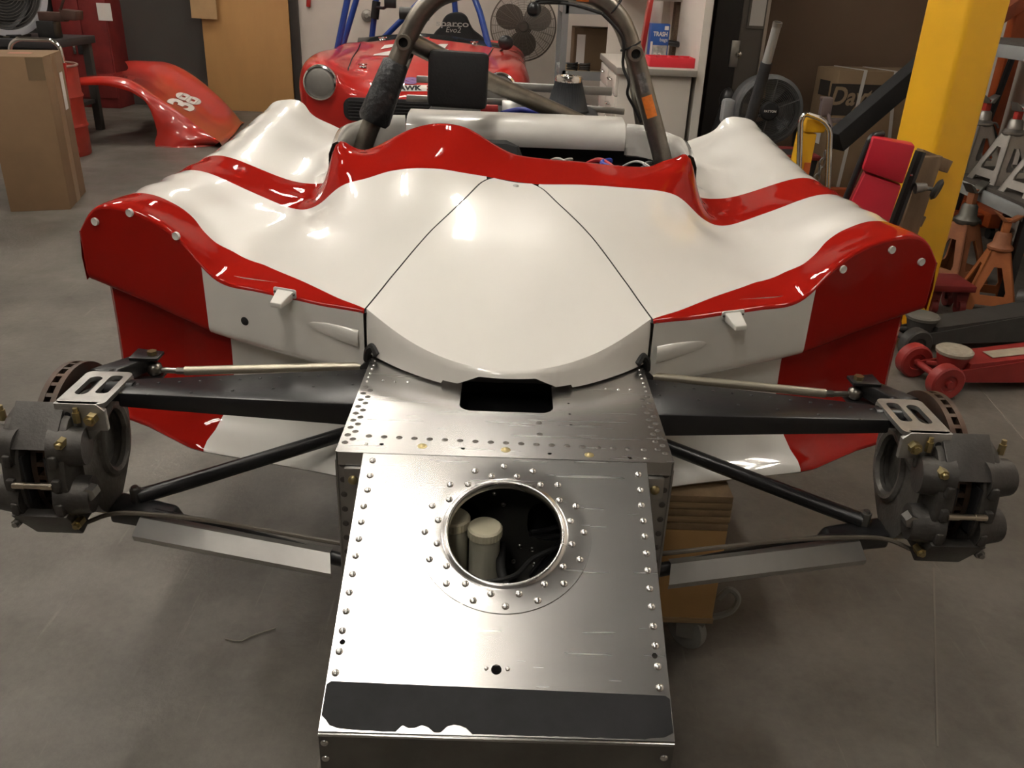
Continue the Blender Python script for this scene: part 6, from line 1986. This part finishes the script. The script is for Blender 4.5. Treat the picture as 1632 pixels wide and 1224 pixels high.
# ---------- floor jacks
def floor_jack(label, A, Bf, length, h, m_, m2, lab=None, pad_m=None):
    """A near front wheel contact, Bf far front wheel contact; body runs perpendicular to the axle"""
    ax = (Bf - A); W2 = ax.length; ay = ax.normalized()
    fx = V((ay.y, -ay.x, 0))
    if fx.x < 0: fx = -fx
    c = (A + Bf) / 2
    t = thing('floor_jack', label, 'floor jack', c + fx * length * .4)
    R = Matrix((fx, ay, V((0, 0, 1)))).transposed().to_4x4(); R.translation = c
    def T(b):
        for v in b.bm.verts: v.co = R @ v.co
        return b
    wr = h * .46
    for s in (-1, 1):
        b = B(); b.lathe([(0, -.018), (wr * .45, -.02), (wr * .5, -.026), (wr * .9, -.026), (wr, -.02), (wr, .02), (wr * .9, .026), (wr * .5, .026), (wr * .45, .02), (0, .018)], (0, s * W2 / 2, wr), (0, 1, 0), 24); T(b); whl = obj('wheel', b, m2, t)
        b = B(); b.cyl((0, s * W2 / 2 - .035, wr), (0, s * W2 / 2 + .035, wr), .014, .014, 10); T(b); obj('hub_cap', b, m_, whl)
        b = B(); b.hexa([(.0, s * W2 * .30 - .005, wr * .7), (length, s * W2 * .36 - .005, h * .2), (length, s * W2 * .36 + .005, h * .2), (.0, s * W2 * .30 + .005, wr * .7)],
                        [(.0, s * W2 * .30 - .005, wr * 1.2), (length, s * W2 * .36 - .005, h * 1.15), (length, s * W2 * .36 + .005, h * 1.15), (.0, s * W2 * .30 + .005, wr * 1.2)]); T(b); obj('side_plate', b, m_, t)
    b = B(); b.cyl((0, -W2 / 2, wr), (0, W2 / 2, wr), .013, .013, 12); T(b); obj('axle', b, m_, t)
    b = B(); b.hexa([(length * .18, -W2 * .31, h * .55), (length, -W2 * .355, h * .7), (length, W2 * .355, h * .7), (length * .18, W2 * .31, h * .55)],
                    [(length * .18, -W2 * .31, h * .80), (length, -W2 * .355, h * 1.12), (length, W2 * .355, h * 1.12), (length * .18, W2 * .31, h * .80)]); T(b); tp = obj('top_cover', b, m_, t)
    b = B(); b.lathe([(.05, 0), (.062, .045), (.058, .05), (0, .05)], (length * .13, 0, h * .62), (0, 0, 1), 24); T(b); obj('saddle_post', b, m_, t)
    b = B(); 
    b.lathe([(0, .060), (.050, .060), (.060, .066), (.068, .060), (.066, .048), (0, .046)], (length * .13, 0, h * .62), (0, 0, 1), 26); T(b); obj('saddle_pad', b, pad_m or RUBBER, t)
    b = B(); b.tube([(length * .04, -W2 * .3, wr * 1.1), (length * .12, 0, h * .6), (length * .04, W2 * .3, wr * 1.1)], .010, 8); T(b); obj('lift_arm', b, m_, t)
    if lab:
        b = B(); b.hexa([(length * .34, -W2 * .18, h * .885), (length * .62, -W2 * .18, h * .985), (length * .62, W2 * .12, h * .985), (length * .34, W2 * .12, h * .885)],
                        [(length * .34, -W2 * .18, h * .890), (length * .62, -W2 * .18, h * .990), (length * .62, W2 * .12, h * .990), (length * .34, W2 * .12, h * .890)]); T(b); obj('label_plate', b, lab, tp)
    for s in (-1, 1):
        b = B(); b.cyl((length * .97, s * W2 * .45 - .015, .035), (length * .97, s * W2 * .45 + .015, .035), .035, .035, 14); T(b); obj('rear_caster', b, RUBBER, t)
    b = B(); b.tube([(length * .92, 0, h * .7), (length * 1.1, 0, h * 3.4)], .018, 10); T(b); obj('handle', b, m_, t)
    return t
JR = mat('jack_red', (.30, .024, .020), .45, var=.25, vscale=8)
floor_jack('red floor jack with pale worn saddle pad on the floor', P(1499, 634, Z=0), P(1450, 598, Z=0), .66, .145, JR, JR, mat('label_tan', (.40, .34, .25), .7, var=.2, vscale=30), mat('pad_tan', (.36, .32, .25), .85, var=.25, vscale=40))
JD = mat('jack_dark', (.055, .052, .048), .55, var=.25, vscale=8)
floor_jack('dark grey floor jack behind the red floor jack', P(1452, 572, Z=0), P(1405, 543, Z=0), .70, .145, JD, JD, None, mat('pad_grey', (.13, .12, .10), .8))
# ---------- red caster dolly under the stands, gas bottle
p = P(1490, 505, Z=0)
t = thing('caster_dolly', 'dark red dolly frame with swivel caster behind the yellow column', 'dolly', (p.x + .1, p.y + .15, 0))
zd = P(1500, 455, Y=p.y + .05).z
b = B(); b.box((p.x + .06, p.y + .1, zd), (.20, .20, .03), .004); obj('deck', b, REDD, t)
for (dx, dy) in ((0, .05), (.13, .05), (0, .17), (.13, .17)):
    b = B(); b.cyl((p.x + dx - .014, p.y + dy, .035), (p.x + dx + .014, p.y + dy, .035), .035, .035, 18); cw = obj('caster_wheel', b, REDD, t)
    b = B(); b.hexa([(p.x + dx - .022, p.y + dy - .015, .04), (p.x + dx + .022, p.y + dy - .015, .04), (p.x + dx + .022, p.y + dy + .015, .04), (p.x + dx - .022, p.y + dy + .015, .04)],
                    [(p.x + dx - .03, p.y + dy - .0, zd - .018), (p.x + dx + .03, p.y + dy - .0, zd - .018), (p.x + dx + .03, p.y + dy + .05, zd - .018), (p.x + dx - .03, p.y + dy + .05, zd - .018)]); obj('caster_fork', b, REDD, t)
p = P(1640, 524, Z=0)
t = thing('hub_assembly', 'dark grey wheel hub assembly standing on the floor at the shelf foot', 'car part', (p.x, p.y + .02, 0))
b = B(); b.lathe([(0, -.05), (.05, -.05), (.06, -.02), (.105, -.015), (.11, .0), (.105, .015), (.05, .02), (.05, .07), (0, .07)], (p.x, p.y + .06, .11), (.8, -.6, .1), 26); obj('hub_disc', b, mat('hub_grey', (.09, .088, .085), .45, .6), t)
b = B(); b.box((p.x - .07, p.y + .04, .04), (.12, .14, .08), .02); obj('knuckle', b, mat('knuckle_grey', (.12, .115, .105), .6, .4), t)
b = B(); b.cyl((p.x - .05, p.y - .05, .01), (p.x + .08, p.y - .06, .26), .006, .006, 8); obj('rod', b, CHROME, t)

# ---------- wooden caster box carrying the race car
bx0, bx1, by0, by1, bz0, bz1 = -.30, .462, 1.432, 2.25, .115, .438
t = thing('wooden_dolly', 'plywood box on swivel casters under the race car', 'dolly', ((bx0 + bx1) / 2, (by0 + by1) / 2, 0))
PLW = mat('dolly_plywood', (.40, .235, .085), .6, var=.12, vscale=5)
b = B(); b.box(((bx0 + bx1) / 2, (by0 + by1) / 2, bz0 + .12), (bx1 - bx0, by1 - by0, .24), .003); obj('box_body', b, PLW, t)
b = B(); b.box(((bx0 + bx1) / 2, (by0 + by1) / 2, bz0 + .007), (bx1 - bx0 + .004, by1 - by0 + .004, .014), .001); obj('base_board', b, PLYE, t)
nl = 5
for k in range(nl):
    z = bz0 + .24 + (bz1 - bz0 - .24) * (k + .5) / nl
    jx = random.uniform(-.004, .004)
    b = B(); b.box(((bx0 + bx1) / 2 + jx, (by0 + by1) / 2 + jx, z), (bx1 - bx0, by1 - by0, (bz1 - bz0 - .24) / nl - .002), .001); obj('plank_layer', b, PLYE if k % 2 else mat('layer_wood', (.25, .165, .085), .8, var=.3, vscale=18), t)
CG = mat('caster_grey', (.17, .165, .15), .55)
for (x, y) in ((bx1 - .035, by0 + .06), (bx0 + .05, by0 + .06), (bx1 - .035, by1 - .07), (bx0 + .05, by1 - .07)):
    b = B(); b.lathe([(.012, -.016), (.036, -.016), (.048, -.010), (.05, 0), (.048, .010), (.036, .016), (.012, .016)], (x, y, .05), (.75, .65, 0), 24, close=True); wl = obj('caster_wheel', b, CG, t)
    b = B(); b.hexa([(x - .03, y - .03, .05), (x + .012, y - .035, .045), (x + .012, y - .029, .045), (x - .03, y - .024, .05)], [(x - .035, y - .03, bz0 - .006), (x + .04, y - .03, bz0 - .006), (x + .04, y - .024, bz0 - .006), (x - .035, y - .024, bz0 - .006)]); b.box((x, y, bz0 - .004), (.08, .08, .008), .001); obj('caster_fork', b, mat('caster_metal', (.22, .215, .20), .45, .6), t)
    b = B(); b.tube(smooth_path([(x + .04, y - .02, bz0 - .02), (x + .085, y - .02, bz0 + .0), (x + .10, y - .01, bz0 + .03), (x + .08, y, bz0 + .045), (x + .06, y, bz0 + .02)], 5), .007, 8); obj('brake_lever', b, CG, t)

# ---------- bent wire on the floor
b = B(); b.tube([P(359, 1018, Z=.003), P(372, 1021, Z=.003), P(385, 1022, Z=.003), P(400, 1014, Z=.003), P(439, 1001, Z=.003)], .0016, 6)
tag(obj('wire_offcut', b, mat('wire_tan', (.22, .20, .16), .5)), 'thin bent wire offcut lying on the concrete floor', 'wire')
